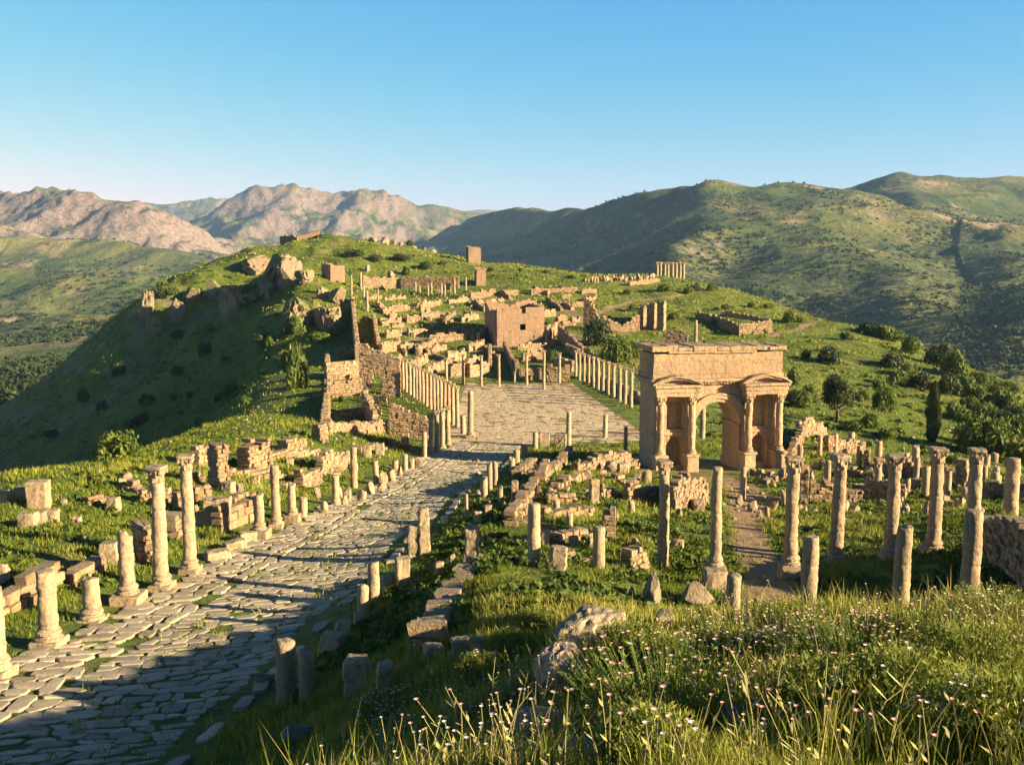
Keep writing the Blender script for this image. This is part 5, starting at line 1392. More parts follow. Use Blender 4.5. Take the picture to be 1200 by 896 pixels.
for u, vb, vt, w_ in ((612, 578, 566, 10), (621, 586, 574, 9), (630, 581, 568, 11), (688, 560, 550, 12), (716, 552, 540, 14), (730, 556, 543, 12), (758, 566, 550, 16), (790, 590, 575, 16), (806, 582, 566, 18), (818, 598, 585, 14), (796, 606, 594, 10), (690, 640, 628, 12), (672, 640, 628, 12), (720, 610, 600, 9),
                      (780, 640, 630, 12), (795, 642, 632, 12), (866, 592, 580, 11), (880, 598, 586, 13), (905, 596, 582, 18), (898, 604, 594, 10), (1000, 600, 590, 12), (1060, 600, 590, 11), (915, 560, 548, 12), (905, 570, 562, 9), (950, 562, 552, 12), (960, 548, 540, 9), (745, 640, 630, 10), (1030, 560, 550, 12), (1045, 572, 562, 12), (1100, 566, 556, 12), (1135, 582, 572, 12), (985, 552, 544, 10),
                      (560, 612, 600, 10), (572, 604, 592, 8), (590, 600, 588, 9), (548, 632, 618, 9), (530, 660, 648, 10), (515, 672, 658, 10), (640, 548, 538, 9), (655, 545, 534, 9), (664, 540, 530, 8)):
    f = random.random()
    (R if f < 0.6 else B)(u, vb + 1, vt, w_, uniq('weathered rubble stone' if f < 0.6 else 'fallen squared stone', u, vb), group='rubble stones of the forum field')
for u, vb, vt, w_ in ((268, 577, 565, 14), (281, 576, 566, 12), (318, 548, 540, 8), (362, 566, 552, 10), (340, 545, 538, 9), (300, 566, 558, 8), (386, 545, 530, 10), (398, 545, 530, 10), (410, 540, 528, 9), (430, 535, 522, 10), (445, 532, 520, 10), (415, 552, 543, 8), (180, 586, 574, 10), (195, 585, 573, 10), (220, 582, 572, 10), (90, 615, 606, 9), (75, 590, 583, 8), (150, 560, 553, 9), (180, 548, 541, 8), (460, 522, 512, 9), (475, 520, 508, 9), (355, 522, 514, 8), (100, 635, 627, 10), (230, 598, 590, 8), (317, 592, 582, 8), (372, 582, 570, 9)):
    f = random.random()
    (R if f < 0.5 else B)(u, vb + 1, vt, w_, uniq('weathered stone lump' if f < 0.5 else 'fallen squared stone', u, vb), group='rubble stones of the left meadow')
# stones scattered over the upper town
k = 0
while k < 90:
    u, v = rngv.uniform(425, 700), rngv.uniform(338, 445)
    if 572 < u < 640 and 358 < v < 404: continue
    if 560 < u < 668 and v > 448: continue
    w_ = rngv.uniform(2.2, 5.0)
    B(u, v, v - w_ * rngv.uniform(0.5, 1.2), w_, uniq(rngv.choice(['small tan stone', 'tiny loose block', 'small squared stone']), u, v), group='loose stones of the upper town'); k += 1
for u in np.arange(686, 766, 3.6):
    v = 331 - 0.05 * (u - 690) + rngv.uniform(-1.5, 1.5)
    R(u, v, v - rngv.uniform(3.5, 8), rngv.uniform(3.5, 6.5), uniq('pale boulder on the right skyline', u, v), group='pale boulders on the right skyline', mat='block', sub=2)
for u, vb, vt, w_ in ((437, 287, 277, 14), (452, 287, 276, 14), (462, 291, 280, 10), (470, 290, 282, 9), (445, 297, 289, 12), (462, 297, 290, 10), (430, 288, 278, 8), (484, 293, 287, 9), (497, 292, 288, 9), (508, 296, 291, 8), (458, 326, 316, 10), (430, 318, 310, 8)):
    R(u, vb, vt, w_, uniq('rounded skyline boulder' if vb < 300 else 'hillside boulder', u, vb), y=400 if vb < 299 else None, group='boulders near the left skyline', mat='rock', sub=2)
# crags of the west rim
for u, vb, vt, w_, lb in ((327, 325, 293, 26, 'tall sunlit crag below the fort on the knoll'), (342, 330, 300, 20, 'grassy-footed crag right of the tall sunlit crag'), (358, 328, 312, 14, 'small pale crag left of the square stone tower'),
                          (272, 365, 328, 20, 'pillar-like sunlit crag on the edge of the dark slope'), (315, 345, 325, 16, 'small crag above the pillar-like crag'), (290, 350, 336, 20, 'low crag behind the pillar-like crag'),
                          (345, 378, 344, 26, 'broken sunlit cliff block above the dark hollow, left one'), (384, 382, 352, 26, 'broken sunlit cliff block above the dark hollow, right one'), (366, 372, 345, 22, 'shaded middle of the broken cliff above the dark hollow'),
                          (172, 370, 343, 13, 'lone crag on the left shoulder of the dark slope'), (180, 388, 370, 13, 'shaded crag below the lone crag on the dark slope'), 
                          (300, 315, 296, 20, 'dark crag at the left end of the knoll'), (252, 345, 330, 14, 'small dark crag on the left skyline'), (378, 348, 332, 14, 'rocks at the foot of the square stone tower'), (395, 352, 338, 16, 'pale rocks under the square stone tower'),
                          (225, 350, 336, 16, 'rounded dark crag left of the pillar-like crag'), (208, 372, 350, 12, 'narrow shaded crag on the dark slope')):
    R(u, vb + 2, vt + (vb - vt) * 0.12, w_ * 1.25, lb, group='crags of the west rim', mat='crag', sub=5, dep=0.9, rough=0.42, name='crag', cat='crag', sink=0.4, cuts=9, cd=(0.7, 1.05))
# foreground rocks
R(692, 752, 718, 122, 'broad orange-tinged slab of rock in the flowery bank', dep=0.5, sub=4, land='the orange-tinged rock slab', rough=0.22, sink=0.25, cuts=6, cd=(0.72, 1.05), mat='block')
R(656, 800, 764, 72, 'rounded ribbed boulder below the orange-tinged slab', sub=4, land='the ribbed boulder', rough=0.2, sink=0.25, cuts=6, cd=(0.72, 1.05), mat='block')
R(632, 872, 836, 76, 'grey shaded boulder with a smooth top in the flowers at the bottom', sub=4, rough=0.18, sink=0.3, cuts=6, cd=(0.72, 1.05), mat='block')
R(672, 900, 872, 84, 'pale boulder cut off by the bottom edge of the photo', sub=4, rough=0.2, sink=0.25, cuts=6, cd=(0.72, 1.05), mat='block')
R(868, 872, 826, 44, 'dark weathered rock in the grass right of the pink flowering bush', sub=4)
R(858, 880, 858, 36, 'low rock below the dark weathered rock', sub=3)
R(762, 712, 674, 30, 'upright cracked rock beside the column on the high base', sub=4, dep=0.7, land='the upright cracked rock')
R(818, 708, 684, 48, 'flat jagged rock ledge left of the short smooth stub', sub=4)
R(836, 728, 712, 26, 'dark rock at the foot of the short smooth stub')
R(778, 730, 712, 40, 'grey rock at the top edge of the flowery bank')
R(740, 706, 690, 18, 'small rock left of the upright cracked rock')
R(613, 735, 724, 16, 'small brown stone in the grass of the flowery bank')
R(580, 778, 762, 16, 'small pale stone right of the twin upright blocks')
R(345, 870, 850, 44, 'half-buried grey stone in shade at the bottom of the road')
R(310, 800, 786, 26, 'low grey stone on the right road edge beside the thick stump')

# more low remains between the road, the arch and the courtyard
rngw = np.random.default_rng(5)
for (u, v, du, dv, h_) in ((640, 590, 44, -2, 7), (650, 575, 30, -14, 8), (706, 560, 26, 6, 7), (736, 572, 20, -12, 9), (590, 640, 34, -6, 9), (660, 655, 30, 2, 9), (604, 560, 20, -16, 8), (884, 585, 30, 4, 8), (896, 568, 22, -8, 8), (1000, 576, 26, 2, 9), (1060, 572, 30, -4, 9), (1090, 590, 40, 2, 9), (955, 548, 24, 2, 8), (985, 556, 30, 4, 8), (1040, 552, 22, -6, 8), (1100, 556, 22, 6, 8), (880, 556, 26, 2, 7), (925, 556, 18, 6, 9),
                       (270, 590, 26, -8, 8), (330, 572, 30, -6, 7), (375, 552, 24, 4, 6), (300, 540, 22, -8, 6), (215, 560, 26, 4, 6), (180, 605, 26, 6, 8), (100, 590, 30, -4, 7), (420, 530, 30, -4, 6), (455, 520, 26, 6, 6), (140, 570, 26, 8, 6)):
    W((u, v), (u + du, v + dv), (v - h_, v + dv / 2 - h_ * rngw.uniform(0.6, 1.3), v + dv - h_ * 0.8), uniq('low rubble wall line', u + du / 2, v), 0.7, rag=0.35, group='low rubble lines of the forum')
for k in range(90):
    u, v = (rngw.uniform(560, 760), rngw.uniform(535, 640)) if k % 2 else (rngw.uniform(860, 1190), rngw.uniform(535, 605))
    if 820 < u < 925 and v < 560: continue
    R(u, v + 1, v - rngw.uniform(2.5, 7), rngw.uniform(4, 10), uniq('small rubble stone half sunk in grass', u, v), group='half-sunk rubble of the forum', mat='block', sub=2)
for (u, vb, vt, w_) in ((652, 600, 584, 8), (668, 616, 598, 8), (586, 588, 570, 7), (740, 600, 585, 8), (718, 552, 538, 6), (690, 548, 534, 6), (1150, 560, 545, 8), (1165, 572, 552, 9), (1050, 560, 546, 7), (1062, 578, 560, 8), (918, 590, 574, 8), (990, 600, 585, 9), (945, 560, 545, 6)):
    p = ground(u, vb); USED[(u, vb)] = 1
    column(p, height_to(p, vt), w_ / 2 * math.hypot(p[0], p[1]) / F, uniq('short broken column stump', u, vb), broken=0.4, group='short stumps of the forum')
for k in range(26):
    u, vb = rngw.uniform(940, 1195), rngw.uniform(532, 606); p = ground(u, vb); vt = vb - rngw.uniform(9, 22)
    column(p, height_to(p, vt), rngw.uniform(2.8, 4.2) * math.hypot(p[0], p[1]) / F, uniq('weathered little column stump', u, vb), broken=0.5, group='stumps behind the courtyard')
# ================================================================== TREES AND BUSHES
def tree(p, h, rx, label, trunk=0.25, dark=True, n=2600, leaf=0.16, name='tree', shape=(1, 1, 1)):
    o = empty(name, p); tag(o, label, 'tree'); _bseed[0] += 1
    th = h * trunk; g = Geo(); rng = np.random.default_rng(_bseed[0])
    V, Fc = limb_geo([(0, 0, -0.4), (0.05, 0, th * 0.6), (0.0, 0.05, th * 1.3), (0.05, 0, h * 0.75)], [0.05 * h, 0.04 * h, 0.03 * h, 0.01 * h]); g.add(V, Fc)
    for k in range(6):
        a = k * 1.05 + rng.uniform(-0.3, 0.3); z = th * rng.uniform(0.9, 1.8)
        V, Fc = limb_geo([(0, 0, z), (math.cos(a) * rx * 0.4, math.sin(a) * rx * 0.4, z + h * 0.12), (math.cos(a) * rx * 0.75, math.sin(a) * rx * 0.75, z + h * 0.27)], [0.02 * h, 0.013 * h, 0.005 * h], 5); g.add(V, Fc)
    g.build('trunk', M['bark'], o)
    rzz = (h - th * 0.8) / 2
    me = cloud_mesh('crown', n, (rx, rx, rzz), leaf, _bseed[0], 'tree' if dark else 'bush', clumps=26, flat=-0.6)
    link('crown', me, o, (0, 0, th * 0.8 + rzz * 0.95))
    return o
p = ground(981, 494); tree(p, height_to(p, 436), 2.9, 'dark round-crowned tree alone on the right slope', leaf=0.2, n=4500, trunk=0.16)
LAND.append((981, 465, 'the dark round tree'))
p = ground(1092, 519); h = height_to(p, 447)
o = empty('cypress', p); tag(o, 'tall narrow dark cypress on the right slope', 'tree')
V, Fc = limb_geo([(0, 0, -0.3), (0, 0, h * 0.5), (0, 0, h * 0.95)], [0.2, 0.14, 0.03]); link('trunk', mesh('trunk', V, Fc, [M['bark']]), o)
rng = np.random.default_rng(5); n = 4200
zz = rng.uniform(0.03, 1, n); rr = 0.95 * np.sin(np.pi * np.clip(zz * 0.93 + 0.07, 0, 1)) ** 0.55 * (0.75 + 0.25 * rng.uniform(size=n)); aa = rng.uniform(0, 6.283, n); rr *= 1 + 0.22 * np.sin(3 * aa + zz * 9)
ctr = np.column_stack([rr * np.cos(aa), rr * np.sin(aa), zz * h]); up = np.column_stack([0.35 * np.cos(aa), 0.35 * np.sin(aa), np.ones(n)]); sd = np.column_stack([-np.sin(aa), np.cos(aa), np.zeros(n)]) + rng.normal(0, 0.4, (n, 3))
V = np.stack([ctr - up * 0.16, ctr - sd * 0.07, ctr + up * 0.2, ctr + sd * 0.07], 1).reshape(-1, 3); me = mesh('crown', V, np.arange(4 * n).reshape(n, 4), [M['tree']]); attr(me, 'tint', np.repeat(rng.uniform(0, 0.7, n), 4)); link('crown', me, o)
LAND.append((1092, 485, 'the cypress'))
def BU(u, vb, wpx, hpx, label=None, dark=False, group=None, y=None, fine=False):
    p = at(u, y) if y else ground(u, vb); k = math.hypot(p[0], p[1]) / F
    if label: USED[label] = 1
    return bush(p, wpx * k / 2, hpx * k, label or uniq('dark shrub' if dark else 'bushy green shrub', u, vb), dark, group, fine)
BU(722, 424, 46, 34, 'big bright green bush beside the right plaza colonnade', fine=True)
BU(700, 404, 40, 34, 'dark reddish-green bush below the jagged peaked ruin', dark=True, fine=True)
BU(742, 420, 26, 22, 'round green bush just left of the arch attic', fine=True)
BU(137, 537, 52, 30, 'sunlit yellow-green bush on the edge of the left meadow, before the dark slope', fine=True); LAND.append((137, 522, 'the sunlit meadow-edge bush'))
BU(345, 455, 40, 48, 'large sunlit bush in the hollow left of the outer town wall', fine=True); LAND.append((345, 430, 'the large hollow bush'))
BU(271, 446, 24, 22, 'round bush catching the sun in the dark slope', y=215); BU(236, 473, 24, 16, 'small bush with sunlit top in the dark slope, below the round one', y=195); BU(225, 502, 26, 14, 'low sunlit bush at the lower edge of the dark slope', y=150)
BU(292, 355, 26, 22, 'dark green bush growing on the pillar-like crag', dark=True); BU(345, 393, 30, 22, 'dense bush below the broken sunlit cliff'); BU(375, 402, 30, 14, 'low grassy bush under the broken sunlit cliff'); BU(310, 402, 36, 14, 'wide low bush ledge left of the broken sunlit cliff')
BU(186, 348, 22, 14, 'dark bush on the lone crag of the slope', dark=True); BU(203, 346, 20, 10, 'olive bush right of the lone crag of the slope')
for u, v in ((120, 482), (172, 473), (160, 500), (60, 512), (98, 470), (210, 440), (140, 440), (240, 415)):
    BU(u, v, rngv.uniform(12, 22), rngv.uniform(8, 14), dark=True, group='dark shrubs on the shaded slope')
for k in range(30):
    u, v = rngv.uniform(40, 320), rngv.uniform(355, 520)
    if v < 640 - 1.15 * u * 0.9 and u < 200: continue
    q = ground(u, v)
    if q[1] < 125: continue
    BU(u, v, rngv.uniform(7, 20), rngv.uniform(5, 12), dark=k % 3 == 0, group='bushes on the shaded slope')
for u, v, w_, h_, dk in ((970, 425, 22, 16, True), (993, 398, 14, 9, False), (945, 420, 10, 9, True), (1035, 482, 24, 26, True), (1066, 415, 20, 18, True), (1040, 398, 26, 14, True), (1018, 392, 24, 12, True), (1046, 430, 24, 14, True), (1078, 455, 26, 16, True), (1050, 452, 22, 18, False), (1100, 430, 22, 22, True), (1118, 442, 26, 26, False), (1110, 462, 22, 18, True),
                         (930, 452, 14, 20, True), (935, 476, 26, 18, True), (950, 470, 18, 20, False), (1130, 458, 22, 16, True), (1145, 470, 24, 18, False), (1165, 468, 20, 14, True), (1180, 480, 26, 20, True), (1150, 495, 30, 20, False), (1175, 505, 30, 20, True), (1135, 520, 30, 20, False), (1145, 530, 44, 34, True), (1170, 535, 44, 34, False), (1195, 520, 30, 26, True), (1120, 492, 26, 18, True), (1020, 500, 20, 14, False), (1010, 470, 18, 12, True), (1000, 505, 20, 12, False), (1195, 495, 26, 18, False), (1160, 452, 18, 12, True), (1185, 460, 20, 12, False), (1135, 480, 20, 14, True), (1030, 455, 16, 10, False), (1065, 440, 18, 12, False), (1200, 545, 30, 22, True), (1040, 515, 22, 12, False), (1120, 545, 24, 12, False), (1156, 512, 28, 20, True), (1145, 452, 20, 14, True)):
    BU(u, v, w_ * 1.35, h_ * 1.15, dark=dk and (u * 7 + v) % 3 == 0, group='shrubs on the right slope')
for u, v, w_, h_ in ((782, 322, 18, 7), (806, 344, 16, 8), (778, 342, 16, 10), (735, 345, 10, 6), (815, 341, 14, 9), (834, 341, 18, 9), (880, 360, 12, 6), (900, 362, 14, 7), (925, 378, 18, 14), (938, 378, 12, 8), (838, 380, 16, 10), (850, 362, 14, 6), (790, 374, 16, 9), (742, 364, 18, 8), (440, 306, 20, 8), (470, 305, 26, 8), (500, 314, 20, 8), (476, 322, 12, 10), (415, 300, 26, 8), (480, 288, 12, 8), (520, 310, 10, 6), (560, 330, 10, 6), (610, 318, 8, 4), (670, 326, 10, 4), (575, 318, 9, 5), (640, 320, 9, 4), (520, 398, 10, 6), (660, 396, 16, 12), (560, 440, 8, 6), (648, 425, 18, 16), (470, 452, 10, 8), (466, 462, 12, 8), (402, 470, 14, 8), (412, 462, 10, 8), (628, 398, 12, 8), (600, 372, 8, 6)):
    BU(u, v, w_, h_, dark=v < 350 and random.random() < 0.6, group='shrubs of the hilltop town')
# ================================================================== WOODS AND SCRUB ON THE FAR HILLS, GRASS, FLOWERS
def merged_clouds(name, pts, sizes, label_mat, nl=46, seed=1, tall=1.0):
    rng = np.random.default_rng(seed); Vs = []; Ts = []
    base = [leaf_cloud(nl, (1, 1, 0.9 * tall), 0.42, seed * 10 + k, clumps=7) for k in range(5)]
    for p, s in zip(pts, sizes):
        V, Fc, T = base[rng.integers(0, 5)]; a = rng.uniform(0, 6.28); c, sn = math.cos(a), math.sin(a)
        Q = V * s; Q = np.column_stack([Q[:, 0] * c - Q[:, 1] * sn, Q[:, 0] * sn + Q[:, 1] * c, Q[:, 2]]) + p + [0, 0, 0.35 * s * tall]
        Vs.append(Q); Ts.append(np.clip(T * 0.8 + rng.uniform(-0.15, 0.15), 0, 1))
    V = np.concatenate(Vs); me = mesh(name, V, np.arange(len(V)).reshape(-1, 4), [M[label_mat]]); attr(me, 'tint', np.concatenate(Ts))
    return kind(link(name, me), 'stuff')
def far_pts(n, az0, az1, r0, r1, seed, thr, cond=None):
    rng = np.random.default_rng(seed); az = np.radians(rng.uniform(az0, az1, n)); r = np.exp(rng.uniform(math.log(r0), math.log(r1), n)); x, y = r * np.sin(az), r * np.cos(az)
    m = fbm2(x / 120, y / 120, 4, 131) + 0.25 * rng.uniform(-1, 1, n) > thr; x, y = x[m], y[m]
    return np.column_stack([x, y, far_h(x, y)]), rng
pts, rng = far_pts(11000, -34, -10, 620, 2300, 5, 0.14)
merged_clouds('scrub', pts, rng.uniform(2.0, 4.6, len(pts)), 'tree', 30, 2)
pts, rng = far_pts(20000, 0, 34, 650, 2200, 8, 0.08)
merged_clouds('scrub', pts, rng.uniform(1.2, 4.2, len(pts)) , 'tree', 26, 3)
q = []
for k in range(420):
    u = rngv.uniform(-60, 78); p = P(u, rngv.uniform(436, 452), rngv.uniform(560, 640)); q.append((p[0], p[1], 0))
q = np.array(q); q[:, 2] = far_h(q[:, 0], q[:, 1])
merged_clouds('woods', q, rngv.uniform(4.5, 7.5, len(q)), 'tree', 60, 4, 1.5)

rg = np.random.default_rng(19); n = 9000; az = np.radians(rg.uniform(-30, 33, n)); r = 95 * (400 / 95) ** rg.uniform(size=n); x, y = r * np.sin(az), r * np.cos(az)
m = (fbm2(x / 22, y / 22, 3, 171) + rg.uniform(-0.25, 0.25, n) > 0.10) & (dirt_mask(x, y) < 0.3) & (flat_mask(x, y) < 0.1) & ((x > 24) | (x < -42) | (y > 290)); x, y = x[m], y[m]
merged_clouds('low_scrub', np.column_stack([x, y, H(x, y) - 0.1]), rg.uniform(0.25, 0.85, len(x)), 'bush', 40, 6, 0.8)
n = 2600; az = np.radians(rg.uniform(-31, 33, n)); r = 60 * (420 / 60) ** rg.uniform(size=n); x, y = r * np.sin(az), r * np.cos(az)
m = (fbm2(x / 30, y / 30, 3, 191) + rg.uniform(-0.2, 0.2, n) > 0.05) & (flat_mask(x, y) < 0.1); x, y = x[m], y[m]; z = H(x, y)
Vs, Fs, nb_ = [], [], 0
tpl = [rock_geo(1, 0.85, 0.6, 700 + k_, 2) for k_ in range(6)]
for k_ in range(len(x)):
    V, Fc = tpl[k_ % 6]; a_ = k_ * 1.7; sc = rg.uniform(0.12, 0.22 + 0.0016 * math.hypot(x[k_], y[k_])); V = V * sc
    V = np.column_stack([V[:, 0] * math.cos(a_) - V[:, 1] * math.sin(a_), V[:, 0] * math.sin(a_) + V[:, 1] * math.cos(a_), V[:, 2]]) + [x[k_], y[k_], z[k_] + 0.1 * sc]
    Vs.append(V); Fs.append(np.array(Fc) + nb_); nb_ += len(V)
kind(link('scattered_stones', mesh('scattered_stones', np.concatenate(Vs), np.concatenate(Fs), [M['rock']])), 'stuff')
n = 16000; az = np.radians(rg.uniform(-31, 31, n)); r = 24 * (110 / 24) ** rg.uniform(size=n); x, y = r * np.sin(az), r * np.cos(az)
m = (fbm2(x / 4, y / 4, 3, 181) + rg.uniform(-0.2, 0.2, n) > 0.06) & (dirt_mask(x, y) < 0.3) & (flat_mask(x, y) < 0.15); x, y = x[m], y[m]
merged_clouds('weeds', np.column_stack([x, y, H(x, y) - 0.03]), rg.uniform(0.14, 0.42, len(x)), 'bush', 26, 7, 0.9)
def no_grass(x, y):
    m = flat_mask(x, y) * (rngv.uniform(size=len(x)) > 0.05)
    d = dirt_mask(x, y)
    return np.maximum(m, d * 0.95)
def blades(root, h, w_, lean, rng, seg=1):
    """tapered, bent blades; root (n,3)"""
    n = len(root); a = rng.uniform(0, 2 * np.pi, n); side = np.column_stack([np.cos(a), np.sin(a), np.zeros(n)]); b = rng.uniform(0, 2 * np.pi, n)
    bend = np.column_stack([np.cos(b), np.sin(b), np.zeros(n)]) * (lean * h)[:, None]; up = np.column_stack([np.zeros(n), np.zeros(n), h])
    if seg == 1:
        V = np.stack([root - side * w_[:, None] / 2, root + side * w_[:, None] / 2, root + up + bend], 1)
        return V.reshape(-1, 3), np.arange(3 * n).reshape(n, 3), 3
    mid = root + up * 0.6 + bend * 0.35
    V = np.stack([root - side * w_[:, None] / 2, root + side * w_[:, None] / 2, mid + side * w_[:, None] * 0.38, mid - side * w_[:, None] * 0.38, root + up + bend], 1).reshape(-1, 3)
    i = np.arange(n) * 5
    return V, np.concatenate([np.stack([i, i + 1, i + 2], 1), np.stack([i, i + 2, i + 3], 1), np.stack([i + 3, i + 2, i + 4], 1)]), 5
def sward(name, n, az0, az1, r0, r1, seed, hfun, wid, per, spread, seg=1, rpow=1.0, zfun=H, keepf=None):
    rng = np.random.default_rng(seed)
    az = np.radians(rng.uniform(az0, az1, n)); r = r0 * (r1 / r0) ** (rng.uniform(size=n) ** rpow); x, y = r * np.sin(az), r * np.cos(az)
    k = rng.uniform(size=n) > no_grass(x, y)
    if keepf is not None: k &= keepf(x, y, rng)
    x, y = x[k], y[k]; cl = fbm2(x / 1.7, y / 1.7, 3, seed) ; big = fbm2(x / 9, y / 9, 3, seed + 5)
    hh = hfun(np.hypot(x, y)) * np.clip(0.75 + 1.5 * cl + 0.6 * big, 0.22, 2.0)
    keep = rng.uniform(size=len(x)) < np.clip(0.75 + 1.6 * cl, 0.25, 1); x, y, hh, cl, big = x[keep], y[keep], hh[keep], cl[keep], big[keep]
    z = zfun(x, y); root = np.column_stack([x, y, z])
    sp = spread(np.hypot(x, y))
    rt = np.repeat(root, per, 0) + np.column_stack([rng.normal(0, 1, (len(x) * per, 2)) * np.repeat(sp, per)[:, None], np.full(len(x) * per, -0.03)])
    h = np.repeat(hh, per) * rng.uniform(0.5, 1.15, len(rt)); w_ = wid(np.hypot(rt[:, 0], rt[:, 1])) * rng.uniform(0.7, 1.3, len(rt))
    V, Fc, nv = blades(rt, h, w_, rng.uniform(0.1, 0.6, len(rt)), rng, seg)
    tint = np.clip((0.62 if name == 'grass' and r1 < 30 else 0.45) + 0.55 * np.repeat(big, per) + 0.35 * np.repeat(cl, per) + rng.normal(0, 0.16, len(rt)), 0, 1)
    me = mesh(name, V, Fc, [M['grass']]); attr(me, 'tint', np.repeat(tint, nv))
    return kind(link(name, me), 'stuff')
sward('grass', 26000, -34, 34, 3.2, 26, 21, lambda r: 0.24 + 0.004 * r, lambda r: 0.006 + 0.0007 * r, 11, lambda r: 0.03 + 0.004 * r, seg=2, rpow=0.62)
sward('grass', 62000, -34, 34, 22, 125, 22, lambda r: 0.24 + 0.0012 * r, lambda r: 0.0011 * r, 9, lambda r: 0.05 + 0.0022 * r, rpow=0.8)
sward('grass', 52000, -34, 34, 120, 420, 23, lambda r: 0.22 + 0.0009 * r, lambda r: 0.0013 * r, 5, lambda r: 0.2 + 0.002 * r, rpow=0.7)

sward('grass', 5600, -34, 34, 3.2, 24, 24, lambda r: 0.48 + 0.004 * r, lambda r: 0.005 + 0.0006 * r, 4, lambda r: 0.05 + 0.004 * r, seg=2, rpow=0.62)
def petal_mat(name, col):
    k = NT(name); m = k.out(col, 0.6); return m
M['white_petal'] = petal_mat('white_petals', (0.70, 0.66, 0.54)); M['pink_petal'] = petal_mat('pink_petals', (0.72, 0.36, 0.34)); M['yellow_petal'] = petal_mat('yellow_petals', (0.70, 0.55, 0.12)); M['dry'] = NT('dry_stem').out((0.34, 0.30, 0.12), 0.8); M['mauve_petal'] = petal_mat('mauve_petals', (0.85, 0.66, 0.56))
def head_geo(r, rng, kindof):
    """a flower head: ring of petals round a boss, or a spike of florets"""
    if kindof == 'disc':
        V = []; Fc = []; n = 7
        for k in range(n):
            a = 2 * math.pi * k / n; b = 0.42
            V += [(0, 0, 0), (r * math.cos(a - b) * 0.8, r * math.sin(a - b) * 0.8, r * 0.25), (r * math.cos(a), r * math.sin(a), r * 0.3), (r * math.cos(a + b) * 0.8, r * math.sin(a + b) * 0.8, r * 0.25)]
            Fc.append((4 * k, 4 * k + 1, 4 * k + 2, 4 * k + 3))
        return np.array(V), Fc
    V = []; Fc = []; n = 16
    for k in range(n):
        a = 2.4 * k; z = (k / n) * r * 4.0; q = r * 0.8 * (1 - 0.5 * k / n); c = np.array([q * math.cos(a), q * math.sin(a), z]); s = r * 0.5
        V += [c + [-s, 0, -s * 0.4], c + [0, -s, s * 0.3], c + [s, 0, s * 0.5], c + [0, s, s * 0.2]]; Fc.append((4 * k, 4 * k + 1, 4 * k + 2, 4 * k + 3))
    return np.array(V), Fc
def flowers(name, spots, mat, kindof, r0, hrange, seed):
    rng = np.random.default_rng(seed); G = Geo(); fm = []
    for (x, y, z) in spots:
        h = rng.uniform(*hrange); b = rng.normal(0, 0.18, 2) * h; top = np.array([x + b[0], y + b[1], z + h]); mid = np.array([x + b[0] * 0.3, y + b[1] * 0.3, z + h * 0.55]); wd = 0.0035 + 0.0003 * math.hypot(x, y)
        n0 = len(G.F)
        a = rng.uniform(0, 3.14); sv = np.array([math.cos(a), math.sin(a), 0]) * wd; sv2 = np.array([-math.sin(a), math.cos(a), 0]) * wd
        for s_ in (sv, sv2): G.add([np.array([x, y, z]) - s_, np.array([x, y, z]) + s_, mid + s_, mid - s_, top + s_ * 0.6, top - s_ * 0.6], [(0, 1, 2, 3), (3, 2, 4, 5)])
        for k in range(4):
            t = rng.uniform(0.15, 0.75); c = np.array([x + b[0] * t * t, y + b[1] * t * t, z + h * t]); a2 = rng.uniform(0, 6.28); d = np.array([math.cos(a2), math.sin(a2), 0.6]) * 0.07; e = np.array([-math.sin(a2), math.cos(a2), 0]) * 0.012
            G.add([c, c + d * 0.5 - e, c + d, c + d * 0.5 + e], [(0, 1, 2, 3)])
        fm += [0] * (len(G.F) - n0)
        n1 = len(G.F); V, Fc = head_geo(r0 * rng.uniform(0.75, 1.3), rng, kindof)
        tl = np.array([[1, 0, 0], [0, 1, 0], [b[0] * 1.5 + rng.normal(0, 0.25), b[1] * 1.5 - 0.2 + rng.normal(0, 0.25), 1]]); G.add(V @ tl + top, Fc); fm += [1] * (len(G.F) - n1)
    me = mesh(name, G.verts(), G.F, [M['dry'], M[mat]], fm=fm)
    return kind(link(name, me), 'stuff')
def spots(n, u0, u1, v0, v1, seed, clump=0.0):
    rng = np.random.default_rng(seed); out = []
    while len(out) < n:
        u, v = rng.uniform(u0, u1), v0 + (v1 - v0) * rng.uniform() ** 0.8
        p = ground(u, v)
        if clump and n2(p[0] * 0.7, p[1] * 0.7, seed) < clump: continue
        if 2.8 < p[1] < 28: out.append(p)
    return out
flowers('white_wildflowers', spots(150, 330, 640, 790, 960, 3, -0.1) + spots(16, 330, 1200, 760, 960, 4), 'white_petal', 'disc', 0.015, (0.35, 0.6), 31)
flowers('pale_wildflowers', spots(260, 830, 1200, 722, 800, 5, -0.1) + spots(70, 740, 860, 755, 820, 9), 'mauve_petal', 'disc', 0.017, (0.45, 0.72), 32)
flowers('pink_wildflowers', spots(90, 420, 640, 790, 940, 6, 0.0) + spots(60, 640, 1200, 740, 960, 7, 0.1), 'pink_petal', 'disc', 0.017, (0.45, 0.7), 33)
flowers('yellow_wildflowers', spots(60, 400, 1200, 740, 970, 8, 0.0), 'yellow_petal', 'disc', 0.014, (0.25, 0.5), 34)

